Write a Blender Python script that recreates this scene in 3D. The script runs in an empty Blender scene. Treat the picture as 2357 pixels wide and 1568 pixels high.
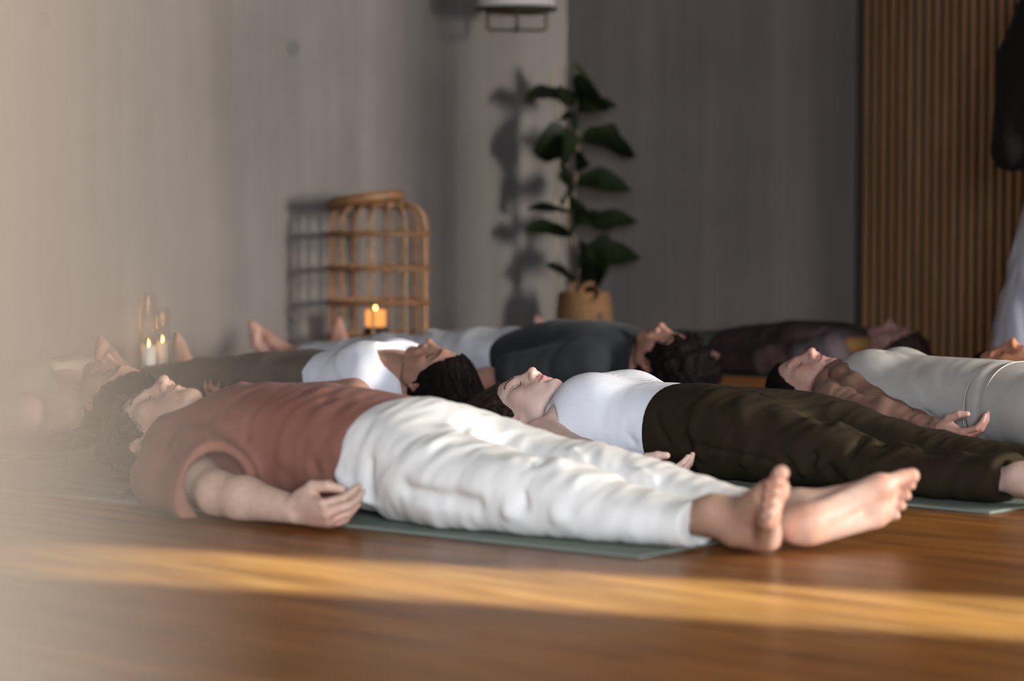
import bpy, math, random
import numpy as np
from mathutils import Vector, Matrix

random.seed(7)
S = bpy.context.scene
COL = S.collection

# ------------------------------------------------------------------ camera
F_PX, IMG_W, IMG_H = 5800.0, 2357.0, 1568.0
EYE, HORIZON = 0.65, 456.0
PITCH = math.atan((IMG_H / 2 - HORIZON) / F_PX)
cam_d = bpy.data.cameras.new('camera')
cam = bpy.data.objects.new('camera', cam_d)
COL.objects.link(cam)
cam.location = (0, 0, EYE)
cam.rotation_euler = (math.pi / 2 - PITCH, 0, 0)
cam_d.sensor_width = 36.0
cam_d.lens = 36.0 * F_PX / IMG_W
cam_d.clip_start = 0.02
cam_d.clip_end = 60
cam_d.dof.use_dof = True
cam_d.dof.focus_distance = 6.16
cam_d.dof.aperture_fstop = cam_d.lens / 40.0
S.camera = cam

# room axes: U runs along the right wall towards the windows, N along the left wall into the depth
TH = math.radians(41.5)
UX, UY = math.cos(TH), -math.sin(TH)
NX, NY = math.sin(TH), math.cos(TH)
U_WALL, N_WALL = -7.3, 8.62          # concrete wall on the left, concrete wall on the right
U_WIN, N_FRONT = 2.6, -2.6           # window wall and wall behind the camera
CEIL = 3.2
def room(u, n, z=0.0):
    return Vector((u * UX + n * NX, u * UY + n * NY, z))
ROOM_ROT = -TH

# ------------------------------------------------------------------ light and exposure
S.view_settings.view_transform = 'Standard'
S.view_settings.look = 'None'
S.view_settings.exposure = 0.0
S.view_settings.gamma = 1.0
S.view_settings.use_curve_mapping = False
S.cycles.use_denoising = True
S.cycles.max_bounces = 6
S.cycles.diffuse_bounces = 4
S.cycles.glossy_bounces = 3
S.cycles.sample_clamp_indirect = 4.0
S.cycles.sample_clamp_direct = 0.0
S.cycles.transparent_max_bounces = 24
S.cycles.caustics_reflective = False
S.cycles.caustics_refractive = False

world = bpy.data.worlds.new('daylight')
S.world = world
world.use_nodes = True
world.node_tree.nodes['Background'].inputs[0].default_value = (0.75, 0.85, 1.0, 1)
world.node_tree.nodes['Background'].inputs[1].default_value = 0.6

def area_light(name, loc, aim, sx, sy, power, color, spread=180):
    d = bpy.data.lights.new(name, 'AREA')
    d.shape = 'RECTANGLE'
    d.size, d.size_y = sx, sy
    d.energy = power
    d.color = color
    d.spread = math.radians(spread)
    o = bpy.data.objects.new(name, d)
    COL.objects.link(o)
    o.location = loc
    o.rotation_euler = (Vector(aim) - Vector(loc)).to_track_quat('-Z', 'Y').to_euler()
    return o

# inferred window key, and a fill lamp added for the camera-facing sides
KEY_POWER, FILL_POWER, SLIT_SUN = 960.0, 176.0, 62.0
area_light('window_daylight_key', room(U_WIN - 0.06, 7.7, 1.35), room(U_WALL, 7.7, 1.0), 1.15, 1.5, KEY_POWER, (1.0, 0.965, 0.92))
area_light('window_daylight_fill', room(U_WIN - 0.06, -1.25, 1.5), (-0.6, 5.2, 0.0), 2.4, 1.9, FILL_POWER, (0.85, 0.95, 1.1), spread=68)

# low sun raking in through the narrow window
SUN_AZ = Vector((-0.930, 0.368, 0.0)).normalized()
SUN_EL = math.radians(12)
sun_d = bpy.data.lights.new('sun', 'SUN')
sun_d.energy = SLIT_SUN
sun_d.angle = math.radians(1.0)
sun_d.color = (0.66, 0.89, 1.08)
sun = bpy.data.objects.new('sun', sun_d)
COL.objects.link(sun)
sun_dir = Vector((SUN_AZ.x * math.cos(SUN_EL), SUN_AZ.y * math.cos(SUN_EL), -math.sin(SUN_EL)))
sun.rotation_euler = sun_dir.to_track_quat('-Z', 'Y').to_euler()
sun.location = room(6, 4, 4)

# ------------------------------------------------------------------ materials
MATS = {}
def nodes_of(m):
    m.use_nodes = True
    nt = m.node_tree
    return nt, nt.nodes, nt.links, nt.nodes['Principled BSDF']

def ramp(nodes, stops):
    r = nodes.new('ShaderNodeValToRGB')
    e = r.color_ramp.elements
    while len(e) < len(stops):
        e.new(0.5)
    for el, (p, c) in zip(e, stops):
        el.position = p
        el.color = (*c, 1)
    return r

def plain(name, color, rough=0.7, metal=0.0, spec=0.5, noise=0.0, scale=30):
    m = bpy.data.materials.new(name)
    nt, N, L, b = nodes_of(m)
    b.inputs['Roughness'].default_value = rough
    b.inputs['Metallic'].default_value = metal
    b.inputs['Specular IOR Level'].default_value = spec
    b.inputs['Base Color'].default_value = (*color, 1)
    if noise:
        tc = N.new('ShaderNodeTexCoord')
        nz = N.new('ShaderNodeTexNoise')
        nz.inputs['Scale'].default_value = scale
        nz.inputs['Detail'].default_value = 4
        L.new(tc.outputs['Object'], nz.inputs['Vector'])
        r = ramp(N, [(0.3, tuple(c * (1 - noise) for c in color)), (0.7, tuple(min(1, c * (1 + noise)) for c in color))])
        L.new(nz.outputs['Fac'], r.inputs['Fac'])
        L.new(r.outputs['Color'], b.inputs['Base Color'])
    MATS[name] = m
    return m

def fabric(name, color, weave=900, bump=0.15, var=0.08, rough=0.9, sheen=0.03, rib=None):
    m = bpy.data.materials.new(name)
    nt, N, L, b = nodes_of(m)
    b.inputs['Roughness'].default_value = rough
    b.inputs['Specular IOR Level'].default_value = 0.10
    b.inputs['Sheen Weight'].default_value = sheen
    tc = N.new('ShaderNodeTexCoord')
    nz = N.new('ShaderNodeTexNoise')
    nz.inputs['Scale'].default_value = 14
    nz.inputs['Detail'].default_value = 6
    L.new(tc.outputs['Object'], nz.inputs['Vector'])
    r = ramp(N, [(0.3, tuple(c * (1 - var) for c in color)), (0.7, tuple(min(1, c * (1 + var)) for c in color))])
    L.new(nz.outputs['Fac'], r.inputs['Fac'])
    L.new(r.outputs['Color'], b.inputs['Base Color'])
    bp = N.new('ShaderNodeBump')
    bp.inputs['Strength'].default_value = bump
    bp.inputs['Distance'].default_value = 0.002
    if rib:
        mp = N.new('ShaderNodeMapping')
        L.new(tc.outputs['Object'], mp.inputs['Vector'])
        w = N.new('ShaderNodeTexWave')
        w.wave_type = 'BANDS'
        w.bands_direction = rib[0]
        w.inputs['Scale'].default_value = rib[1]
        w.inputs['Distortion'].default_value = rib[2]
        w.inputs['Detail'].default_value = 1
        L.new(mp.outputs['Vector'], w.inputs['Vector'])
        L.new(w.outputs['Fac'], bp.inputs['Height'])
    else:
        n2 = N.new('ShaderNodeTexNoise')
        n2.inputs['Scale'].default_value = weave
        n2.inputs['Detail'].default_value = 2
        L.new(tc.outputs['Object'], n2.inputs['Vector'])
        L.new(n2.outputs['Fac'], bp.inputs['Height'])
    L.new(bp.outputs['Normal'], b.inputs['Normal'])
    MATS[name] = m
    return m

def skin_material(name='skin'):
    m = bpy.data.materials.new(name)
    nt, N, L, b = nodes_of(m)
    at = N.new('ShaderNodeVertexColor')
    at.layer_name = 'Col'
    tc = N.new('ShaderNodeTexCoord')
    nz = N.new('ShaderNodeTexNoise')
    nz.inputs['Scale'].default_value = 60
    nz.inputs['Detail'].default_value = 5
    L.new(tc.outputs['Object'], nz.inputs['Vector'])
    hs = N.new('ShaderNodeHueSaturation')
    mr = N.new('ShaderNodeMapRange')
    mr.inputs['From Min'].default_value = 0.3
    mr.inputs['From Max'].default_value = 0.7
    mr.inputs['To Min'].default_value = 0.92
    mr.inputs['To Max'].default_value = 1.08
    L.new(nz.outputs['Fac'], mr.inputs['Value'])
    L.new(mr.outputs['Result'], hs.inputs['Value'])
    L.new(at.outputs['Color'], hs.inputs['Color'])
    L.new(hs.outputs['Color'], b.inputs['Base Color'])
    b.inputs['Roughness'].default_value = 0.52
    b.inputs['Specular IOR Level'].default_value = 0.35
    b.inputs['Subsurface Weight'].default_value = 0.12
    b.inputs['Subsurface Radius'].default_value = (0.012, 0.005, 0.003)
    b.inputs['Subsurface Scale'].default_value = 0.6
    n2 = N.new('ShaderNodeTexNoise')
    n2.inputs['Scale'].default_value = 700
    n2.inputs['Detail'].default_value = 3
    L.new(tc.outputs['Object'], n2.inputs['Vector'])
    bp = N.new('ShaderNodeBump')
    bp.inputs['Strength'].default_value = 0.06
    bp.inputs['Distance'].default_value = 0.001
    L.new(n2.outputs['Fac'], bp.inputs['Height'])
    L.new(bp.outputs['Normal'], b.inputs['Normal'])
    MATS[name] = m
    return m

def hair_material(name, c0, c1, rough=0.42, spec=0.18):
    m = bpy.data.materials.new(name)
    nt, N, L, b = nodes_of(m)
    tc = N.new('ShaderNodeTexCoord')
    mp = N.new('ShaderNodeMapping')
    mp.inputs['Scale'].default_value = (40, 260, 60)
    L.new(tc.outputs['Object'], mp.inputs['Vector'])
    nz = N.new('ShaderNodeTexNoise')
    nz.inputs['Scale'].default_value = 1.0
    nz.inputs['Detail'].default_value = 4
    L.new(mp.outputs['Vector'], nz.inputs['Vector'])
    r = ramp(N, [(0.35, c0), (0.7, c1)])
    L.new(nz.outputs['Fac'], r.inputs['Fac'])
    L.new(r.outputs['Color'], b.inputs['Base Color'])
    b.inputs['Roughness'].default_value = rough
    b.inputs['Specular IOR Level'].default_value = spec
    bp = N.new('ShaderNodeBump')
    bp.inputs['Strength'].default_value = 0.5
    bp.inputs['Distance'].default_value = 0.003
    L.new(nz.outputs['Fac'], bp.inputs['Height'])
    L.new(bp.outputs['Normal'], b.inputs['Normal'])
    MATS[name] = m
    return m

def concrete_material():
    m = bpy.data.materials.new('concrete')
    nt, N, L, b = nodes_of(m)
    tc = N.new('ShaderNodeTexCoord')
    big = N.new('ShaderNodeTexNoise')
    big.inputs['Scale'].default_value = 1.3
    big.inputs['Detail'].default_value = 7
    big.inputs['Roughness'].default_value = 0.6
    L.new(tc.outputs['Object'], big.inputs['Vector'])
    mp = N.new('ShaderNodeMapping')
    mp.inputs['Scale'].default_value = (6.0, 6.0, 0.35)
    L.new(tc.outputs['Object'], mp.inputs['Vector'])
    streak = N.new('ShaderNodeTexNoise')
    streak.inputs['Scale'].default_value = 1.2
    streak.inputs['Detail'].default_value = 5
    L.new(mp.outputs['Vector'], streak.inputs['Vector'])
    r1 = ramp(N, [(0.3, (0.100, 0.090, 0.082)), (0.7, (0.174, 0.156, 0.142))])
    L.new(big.outputs['Fac'], r1.inputs['Fac'])
    r2 = ramp(N, [(0.32, (0.110, 0.099, 0.090)), (0.68, (0.174, 0.156, 0.142))])
    L.new(streak.outputs['Fac'], r2.inputs['Fac'])
    mx = N.new('ShaderNodeMix')
    mx.data_type = 'RGBA'
    mx.inputs['Factor'].default_value = 0.5
    L.new(r1.outputs['Color'], mx.inputs[6])
    L.new(r2.outputs['Color'], mx.inputs[7])
    L.new(mx.outputs[2], b.inputs['Base Color'])
    b.inputs['Roughness'].default_value = 0.85
    b.inputs['Specular IOR Level'].default_value = 0.2
    fine = N.new('ShaderNodeTexNoise')
    fine.inputs['Scale'].default_value = 35
    fine.inputs['Detail'].default_value = 6
    L.new(tc.outputs['Object'], fine.inputs['Vector'])
    bp = N.new('ShaderNodeBump')
    bp.inputs['Strength'].default_value = 0.15
    bp.inputs['Distance'].default_value = 0.01
    L.new(fine.outputs['Fac'], bp.inputs['Height'])
    L.new(bp.outputs['Normal'], b.inputs['Normal'])
    return m

def wood_floor_material():
    m = bpy.data.materials.new('oak_floor')
    nt, N, L, b = nodes_of(m)
    tc = N.new('ShaderNodeTexCoord')
    br = N.new('ShaderNodeTexBrick')
    br.offset = 0.37
    br.inputs['Scale'].default_value = 1.0
    br.inputs['Brick Width'].default_value = 1.9
    br.inputs['Row Height'].default_value = 0.16
    br.inputs['Mortar Size'].default_value = 0.0012
    br.inputs['Mortar Smooth'].default_value = 0.3
    br.inputs['Color1'].default_value = (0.0, 0.0, 0.0, 1)
    br.inputs['Color2'].default_value = (1.0, 1.0, 1.0, 1)
    br.inputs['Mortar'].default_value = (0.5, 0.5, 0.5, 1)
    L.new(tc.outputs['Object'], br.inputs['Vector'])
    mp = N.new('ShaderNodeMapping')
    mp.inputs['Scale'].default_value = (1.1, 16.0, 1.0)
    L.new(tc.outputs['Object'], mp.inputs['Vector'])
    gr = N.new('ShaderNodeTexNoise')
    gr.inputs['Scale'].default_value = 2.2
    gr.inputs['Detail'].default_value = 7
    gr.inputs['Distortion'].default_value = 0.6
    L.new(mp.outputs['Vector'], gr.inputs['Vector'])
    big = N.new('ShaderNodeTexNoise')
    big.inputs['Scale'].default_value = 3.0
    big.inputs['Detail'].default_value = 3
    L.new(tc.outputs['Object'], big.inputs['Vector'])
    r1 = ramp(N, [(0.30, (0.100, 0.032, 0.005)), (0.5, (0.235, 0.085, 0.014)), (0.70, (0.34, 0.146, 0.035))])
    L.new(gr.outputs['Fac'], r1.inputs['Fac'])
    hs = N.new('ShaderNodeHueSaturation')
    L.new(r1.outputs['Color'], hs.inputs['Color'])
    mr = N.new('ShaderNodeMapRange')
    mr.inputs['To Min'].default_value = 0.82
    mr.inputs['To Max'].default_value = 1.12
    sep = N.new('ShaderNodeSeparateColor')
    L.new(br.outputs['Color'], sep.inputs['Color'])
    L.new(sep.outputs['Red'], mr.inputs['Value'])
    L.new(mr.outputs['Result'], hs.inputs['Value'])
    # seams between the boards
    mx = N.new('ShaderNodeMix')
    mx.data_type = 'RGBA'
    L.new(br.outputs['Fac'], mx.inputs['Factor'])
    L.new(hs.outputs['Color'], mx.inputs[6])
    mx.inputs[7].default_value = (0.10, 0.05, 0.02, 1)
    L.new(mx.outputs[2], b.inputs['Base Color'])
    rr = N.new('ShaderNodeMapRange')
    rr.inputs['To Min'].default_value = 0.30
    rr.inputs['To Max'].default_value = 0.42
    L.new(big.outputs['Fac'], rr.inputs['Value'])
    L.new(rr.outputs['Result'], b.inputs['Roughness'])
    b.inputs['Specular IOR Level'].default_value = 0.42
    bp = N.new('ShaderNodeBump')
    bp.inputs['Strength'].default_value = 0.08
    bp.inputs['Distance'].default_value = 0.004
    L.new(gr.outputs['Fac'], bp.inputs['Height'])
    L.new(bp.outputs['Normal'], b.inputs['Normal'])
    return m

def slat_material():
    m = bpy.data.materials.new('oak_slat')
    nt, N, L, b = nodes_of(m)
    tc = N.new('ShaderNodeTexCoord')
    mp = N.new('ShaderNodeMapping')
    mp.inputs['Scale'].default_value = (24.0, 24.0, 1.3)
    L.new(tc.outputs['Object'], mp.inputs['Vector'])
    gr = N.new('ShaderNodeTexNoise')
    gr.inputs['Scale'].default_value = 1.5
    gr.inputs['Detail'].default_value = 5
    L.new(mp.outputs['Vector'], gr.inputs['Vector'])
    r = ramp(N, [(0.3, (0.085, 0.044, 0.016)), (0.7, (0.15, 0.078, 0.030))])
    L.new(gr.outputs['Fac'], r.inputs['Fac'])
    L.new(r.outputs['Color'], b.inputs['Base Color'])
    b.inputs['Roughness'].default_value = 0.6
    return m

def emission_material(name, color, strength):
    m = bpy.data.materials.new(name)
    m.use_nodes = True
    nt = m.node_tree
    nt.nodes.clear()
    o = nt.nodes.new('ShaderNodeOutputMaterial')
    e = nt.nodes.new('ShaderNodeEmission')
    e.inputs[0].default_value = (*color, 1)
    e.inputs[1].default_value = strength
    nt.links.new(e.outputs[0], o.inputs[0])
    return m

def thin_glass(name):
    m = bpy.data.materials.new(name)
    m.use_nodes = True
    nt = m.node_tree
    nt.nodes.clear()
    o = nt.nodes.new('ShaderNodeOutputMaterial')
    t = nt.nodes.new('ShaderNodeBsdfTransparent')
    g = nt.nodes.new('ShaderNodeBsdfGlossy')
    g.inputs['Roughness'].default_value = .05
    lw = nt.nodes.new('ShaderNodeLayerWeight')
    lw.inputs['Blend'].default_value = .12
    f = nt.nodes.new('ShaderNodeMath')
    f.operation = 'MULTIPLY'
    f.inputs[1].default_value = .35
    nt.links.new(lw.outputs['Facing'], f.inputs[0])
    mx = nt.nodes.new('ShaderNodeMixShader')
    t.inputs[0].default_value = (.98, .98, .975, 1)
    nt.links.new(f.outputs[0], mx.inputs[0])
    nt.links.new(t.outputs[0], mx.inputs[1])
    nt.links.new(g.outputs[0], mx.inputs[2])
    nt.links.new(mx.outputs[0], o.inputs[0])
    MATS[name] = m
    return m

def glass_material(name, color=(1, 1, 1), rough=0.02, ior=1.45):
    m = bpy.data.materials.new(name)
    nt, N, L, b = nodes_of(m)
    b.inputs['Base Color'].default_value = (*color, 1)
    b.inputs['Transmission Weight'].default_value = 1.0
    b.inputs['Roughness'].default_value = rough
    b.inputs['IOR'].default_value = ior
    MATS[name] = m
    return m

# ------------------------------------------------------------------ scene tree helpers
def link_mesh(name, verts, faces, mat=None, parent=None, smooth=True, col=None, kind=None, auto=None):
    me = bpy.data.meshes.new(name)
    if isinstance(verts, np.ndarray):
        verts = verts.astype(float)
        nv = len(verts)
        faces = np.asarray(faces, dtype=np.int32)
        me.vertices.add(nv)
        me.vertices.foreach_set('co', verts.ravel())
        nf, k = faces.shape
        me.loops.add(nf * k)
        me.loops.foreach_set('vertex_index', faces.ravel())
        me.polygons.add(nf)
        me.polygons.foreach_set('loop_start', np.arange(0, nf * k, k, dtype=np.int32))
        me.update(calc_edges=True)
        me.validate()
    else:
        me.from_pydata(verts, [], faces)
        me.update()
    if smooth:
        me.polygons.foreach_set('use_smooth', [True] * len(me.polygons))
    if col is not None:
        a = me.color_attributes.new('Col', 'FLOAT_COLOR', 'POINT')
        c = np.ones((len(me.vertices), 4), dtype=np.float32)
        c[:, :3] = col
        a.data.foreach_set('color', c.ravel())
    if mat:
        me.materials.append(mat)
    o = bpy.data.objects.new(name, me)
    COL.objects.link(o)
    if parent:
        o.parent = parent
    if kind:
        o['kind'] = kind
    return o

def thing(name, label, cat, loc=(0, 0, 0), rz=0.0, group=None):
    o = bpy.data.objects.new(name, None)
    COL.objects.link(o)
    o.empty_display_size = 0.1
    o.location = loc
    o.rotation_euler = (0, 0, rz)
    o['label'] = label
    o['category'] = cat
    if group:
        o['group'] = group
    return o

def tag(o, label, cat, group=None):
    o['label'] = label
    o['category'] = cat
    if group:
        o['group'] = group
    return o

class MB:
    """collects boxes, tubes and lathes into one mesh"""
    def __init__(s):
        s.v, s.f = [], []
    def box(s, lo, hi):
        x0, y0, z0 = lo; x1, y1, z1 = hi
        b = len(s.v)
        s.v += [(x0, y0, z0), (x1, y0, z0), (x1, y1, z0), (x0, y1, z0), (x0, y0, z1), (x1, y0, z1), (x1, y1, z1), (x0, y1, z1)]
        s.f += [tuple(b + i for i in q) for q in ((0, 3, 2, 1), (4, 5, 6, 7), (0, 1, 5, 4), (1, 2, 6, 5), (2, 3, 7, 6), (3, 0, 4, 7))]
        return s
    def lathe(s, prof, n=32, c=(0, 0, 0), close=False):
        b = len(s.v)
        m = len(prof)
        for i in range(n):
            a = 2 * math.pi * i / n
            for r, z in prof:
                s.v.append((c[0] + r * math.cos(a), c[1] + r * math.sin(a), c[2] + z))
        for i in range(n):
            j = (i + 1) % n
            for k in range(m - 1):
                s.f.append((b + i * m + k, b + j * m + k, b + j * m + k + 1, b + i * m + k + 1))
        if close:
            s.f.append(tuple(b + i * m for i in range(n))[::-1])
            s.f.append(tuple(b + i * m + m - 1 for i in range(n)))
        return s
    def tube(s, pts, r, n=8, closed=False, caps=True):
        pts = [Vector(p) for p in pts]
        m = len(pts)
        rad = r if isinstance(r, (list, tuple)) else [r] * m
        b = len(s.v)
        up = Vector((0, 0, 1))
        prev = None
        for i, p in enumerate(pts):
            if closed:
                t = (pts[(i + 1) % m] - pts[i - 1]).normalized()
            else:
                t = (pts[min(i + 1, m - 1)] - pts[max(i - 1, 0)]).normalized()
            if prev is None:
                a = t.cross(up)
                if a.length < 1e-3:
                    a = t.cross(Vector((1, 0, 0)))
            else:
                a = prev - t * prev.dot(t)
            a.normalize()
            prev = a
            c = t.cross(a)
            for k in range(n):
                w = 2 * math.pi * k / n
                s.v.append(tuple(p + (a * math.cos(w) + c * math.sin(w)) * rad[i]))
        rng = m if closed else m - 1
        for i in range(rng):
            j = (i + 1) % m
            for k in range(n):
                l = (k + 1) % n
                s.f.append((b + i * n + k, b + i * n + l, b + j * n + l, b + j * n + k))
        if caps and not closed:
            s.f.append(tuple(b + k for k in range(n))[::-1])
            s.f.append(tuple(b + (m - 1) * n + k for k in range(n)))
        return s
    def build(s, name, mat, parent=None, smooth=True, kind=None):
        return link_mesh(name, s.v, s.f, mat, parent, smooth, kind=kind)

# ------------------------------------------------------------------ implicit-surface modelling toolkit
A3 = lambda v: np.array(v, dtype=np.float64)

class Prim:
    def __init__(s, f, lo, hi):
        s.f, s.lo, s.hi = f, A3(lo), A3(hi)

def cap(a, b, ra, rb=None, flat=1.0, fd=(0, 0, 1)):
    rb = ra if rb is None else rb
    a, b = A3(a), A3(b)
    ab = b - a
    L2 = max(float(ab @ ab), 1e-12)
    fd = A3(fd) / np.linalg.norm(fd)
    corr = 0.5 * (1 + min(1.0, flat))
    def f(x, y, z):
        vx, vy, vz = x - a[0], y - a[1], z - a[2]
        t = np.clip((vx * ab[0] + vy * ab[1] + vz * ab[2]) / L2, 0, 1)
        vx = vx - t * ab[0]; vy = vy - t * ab[1]; vz = vz - t * ab[2]
        if flat != 1.0:
            e = (vx * fd[0] + vy * fd[1] + vz * fd[2]) * (1 / flat - 1)
            vx = vx + e * fd[0]; vy = vy + e * fd[1]; vz = vz + e * fd[2]
        return (np.sqrt(vx * vx + vy * vy + vz * vz) - (ra + (rb - ra) * t)) * corr
    r = max(ra, rb) * max(1, flat)
    return Prim(f, np.minimum(a, b) - r, np.maximum(a, b) + r)

def ell(c, r, R=None):
    c, r = A3(c), A3(r if hasattr(r, '__len__') else (r, r, r))
    R = np.eye(3) if R is None else np.array(R)
    def f(x, y, z):
        x, y, z = x - c[0], y - c[1], z - c[2]
        lx = R[0, 0] * x + R[1, 0] * y + R[2, 0] * z
        ly = R[0, 1] * x + R[1, 1] * y + R[2, 1] * z
        lz = R[0, 2] * x + R[1, 2] * y + R[2, 2] * z
        k0 = np.sqrt((lx / r[0]) ** 2 + (ly / r[1]) ** 2 + (lz / r[2]) ** 2)
        k1 = np.sqrt((lx / r[0] ** 2) ** 2 + (ly / r[1] ** 2) ** 2 + (lz / r[2] ** 2) ** 2) + 1e-9
        return k0 * (k0 - 1) / k1
    m = np.abs(R) @ r
    return Prim(f, c - m, c + m)

def catmull(st, n=12):
    st = np.array(st, dtype=float)
    out = []
    for i in range(len(st) - 1):
        p0 = st[max(i - 1, 0)]; p1 = st[i]; p2 = st[i + 1]; p3 = st[min(i + 2, len(st) - 1)]
        for j in range(n):
            t = j / n
            out.append(0.5 * (2 * p1 + (p2 - p0) * t + (2 * p0 - 5 * p1 + 4 * p2 - p3) * t * t + (3 * p1 - p0 - 3 * p2 + p3) * t ** 3))
    out.append(st[-1])
    out = np.array(out)
    out[:, 0] = np.maximum.accumulate(out[:, 0])
    return out

def loft(stations, p=2.2, round_end=0.02, grow=0.0):
    """tube along local x; stations are (x, centre y, centre z, half width, half height)"""
    d = catmull(stations)
    X = d[:, 0]
    x0, x1 = X[0], X[-1]
    def f(x, y, z):
        cy = np.interp(x, X, d[:, 1]); cz = np.interp(x, X, d[:, 2])
        w = np.interp(x, X, d[:, 3]) + grow; h = np.interp(x, X, d[:, 4]) + grow
        qy, qz = y - cy, z - cz
        q = np.sqrt(qy * qy + qz * qz) + 1e-9
        r = (np.abs(qy / w) ** p + np.abs(qz / h) ** p) ** (1 / p) + 1e-9
        rad = q * (1 - 1 / r)
        rad = np.minimum(rad, q - 0.0) if False else rad
        e = np.maximum(x0 - x, x - x1) + np.zeros_like(rad)
        k = round_end
        hh = np.maximum(k - np.abs(rad - e), 0) / k
        return np.maximum(rad, e) + hh * hh * k * 0.25
    g = max(grow, 0)
    return Prim(f, (x0, (d[:, 1] - d[:, 3]).min() - g, (d[:, 2] - d[:, 4]).min() - g),
                (x1, (d[:, 1] + d[:, 3]).max() + g, (d[:, 2] + d[:, 4]).max() + g))

def plane(n, c):
    """inside where n.p < c"""
    n = A3(n) / np.linalg.norm(n)
    return Prim(lambda x, y, z: n[0] * x + n[1] * y + n[2] * z - c, (-9, -9, -9), (9, 9, 9))

def xf(pr, R, t, s=1.0):
    R, t = np.array(R, dtype=float), A3(t)
    def f(x, y, z):
        x, y, z = (x - t[0]) / s, (y - t[1]) / s, (z - t[2]) / s
        return s * pr.f(R[0, 0] * x + R[1, 0] * y + R[2, 0] * z, R[0, 1] * x + R[1, 1] * y + R[2, 1] * z, R[0, 2] * x + R[1, 2] * y + R[2, 2] * z)
    c = (pr.lo + pr.hi) / 2
    h = (pr.hi - pr.lo) / 2
    c2 = R @ c * s + t
    h2 = np.abs(R) @ h * s
    return Prim(f, c2 - h2, c2 + h2)

def smin(a, b, k):
    if k <= 0:
        return np.minimum(a, b)
    h = np.maximum(k - np.abs(a - b), 0) / k
    return np.minimum(a, b) - h * h * k * 0.25

def smax(a, b, k):
    return -smin(-a, -b, k)

def axis(lo, hi, coarse, fine=()):
    """grid coordinates, finer inside the given (a, b, step) intervals"""
    out = [lo]
    x = lo
    while x < hi:
        h = coarse
        for a, b, st in fine:
            dist = max(a - x, x - b, 0.0)
            h = min(h, st + dist * 0.25)
        x += h
        out.append(x)
    return np.array(out)

def apply_op(d, kind, v, k):
    if kind == '+':
        return smin(d, v, k)
    if kind == '-':
        return smax(d, -v, k)
    return smax(d, v, k)

class Vol:
    def __init__(s, xs, ys, zs):
        s.xs, s.ys, s.zs = xs, ys, zs
        s.d = np.full((len(xs), len(ys), len(zs)), 0.5, dtype=np.float32)
    def op(s, kind, pr, k=0.01):
        m = k + 0.03
        sl = []
        for ax, lo, hi in zip((s.xs, s.ys, s.zs), pr.lo - m, pr.hi + m):
            i0, i1 = np.searchsorted(ax, lo), np.searchsorted(ax, hi)
            if i1 - i0 < 1:
                return s
            sl.append(slice(i0, i1))
        if kind == '*':
            sl = [slice(None)] * 3
        v = pr.f(s.xs[sl[0]][:, None, None], s.ys[sl[1]][None, :, None], s.zs[sl[2]][None, None, :])
        s.d[tuple(sl)] = apply_op(s.d[tuple(sl)], kind, v.astype(np.float32), k)
        return s
    def ops(s, lst):
        for kind, pr, k in lst:
            s.op(kind, pr, k)
        return s
    def displace(s, fn, band=0.03):
        i, j, k = np.nonzero(np.abs(s.d) < band)
        s.d[i, j, k] += fn(s.xs[i], s.ys[j], s.zs[k]).astype(np.float32)
        return s
    def mesh(s):
        return surface_nets(s.d, s.xs, s.ys, s.zs)

def eval_ops(lst, x, y, z):
    d = np.full(np.shape(x), 0.5)
    for kind, pr, k in lst:
        d = apply_op(d, kind, pr.f(x, y, z), k)
    return d

def surface_nets(d, xs, ys, zs):
    s = d < 0
    cnt = np.zeros((d.shape[0] - 1, d.shape[1] - 1, d.shape[2] - 1), dtype=np.int8)
    offs = [(i, j, k) for i in (0, 1) for j in (0, 1) for k in (0, 1)]
    for i, j, k in offs:
        cnt += s[i:d.shape[0] - 1 + i, j:d.shape[1] - 1 + j, k:d.shape[2] - 1 + k]
    act = (cnt > 0) & (cnt < 8)
    I, J, K = np.nonzero(act)
    ax = (xs, ys, zs)
    acc = np.zeros((len(I), 3)); num = np.zeros(len(I))
    idx = [I, J, K]
    for a in range(3):
        b, c = (a + 1) % 3, (a + 2) % 3
        for ob in (0, 1):
            for oc in (0, 1):
                p = list(idx)
                p[b] = idx[b] + ob
                p[c] = idx[c] + oc
                q = list(p)
                q[a] = p[a] + 1
                va = d[tuple(p)].astype(float); vb = d[tuple(q)].astype(float)
                m = (va < 0) != (vb < 0)
                t = np.where(m, va / np.where(m, va - vb, 1), 0)
                pos = np.zeros((len(I), 3))
                pos[:, b] = ax[b][p[b]]
                pos[:, c] = ax[c][p[c]]
                pos[:, a] = ax[a][p[a]] + t * (ax[a][q[a]] - ax[a][p[a]])
                acc += pos * m[:, None]
                num += m
    verts = acc / num[:, None]
    ids = np.full(act.shape, -1, dtype=np.int32)
    ids[I, J, K] = np.arange(len(I))
    faces = []
    n = d.shape
    for a in range(3):
        b, c = (a + 1) % 3, (a + 2) % 3
        sa = [slice(None)] * 3; sb = [slice(None)] * 3
        sa[a] = slice(0, n[a] - 1); sb[a] = slice(1, n[a])
        sa[b] = sb[b] = slice(1, n[b] - 1)
        sa[c] = sb[c] = slice(1, n[c] - 1)
        A, B = s[tuple(sa)], s[tuple(sb)]
        e = np.nonzero(A != B)
        ins = A[e]
        base = [None] * 3
        base[a] = e[a]; base[b] = e[b] + 1; base[c] = e[c] + 1
        def cell(ob, oc):
            p = list(base)
            p[b] = base[b] - 1 + ob
            p[c] = base[c] - 1 + oc
            return ids[tuple(p)]
        q = np.stack([cell(0, 0), cell(1, 0), cell(1, 1), cell(0, 1)], 1)
        q[~ins] = q[~ins][:, ::-1]
        faces.append(q)
    return verts, np.concatenate(faces)

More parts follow.
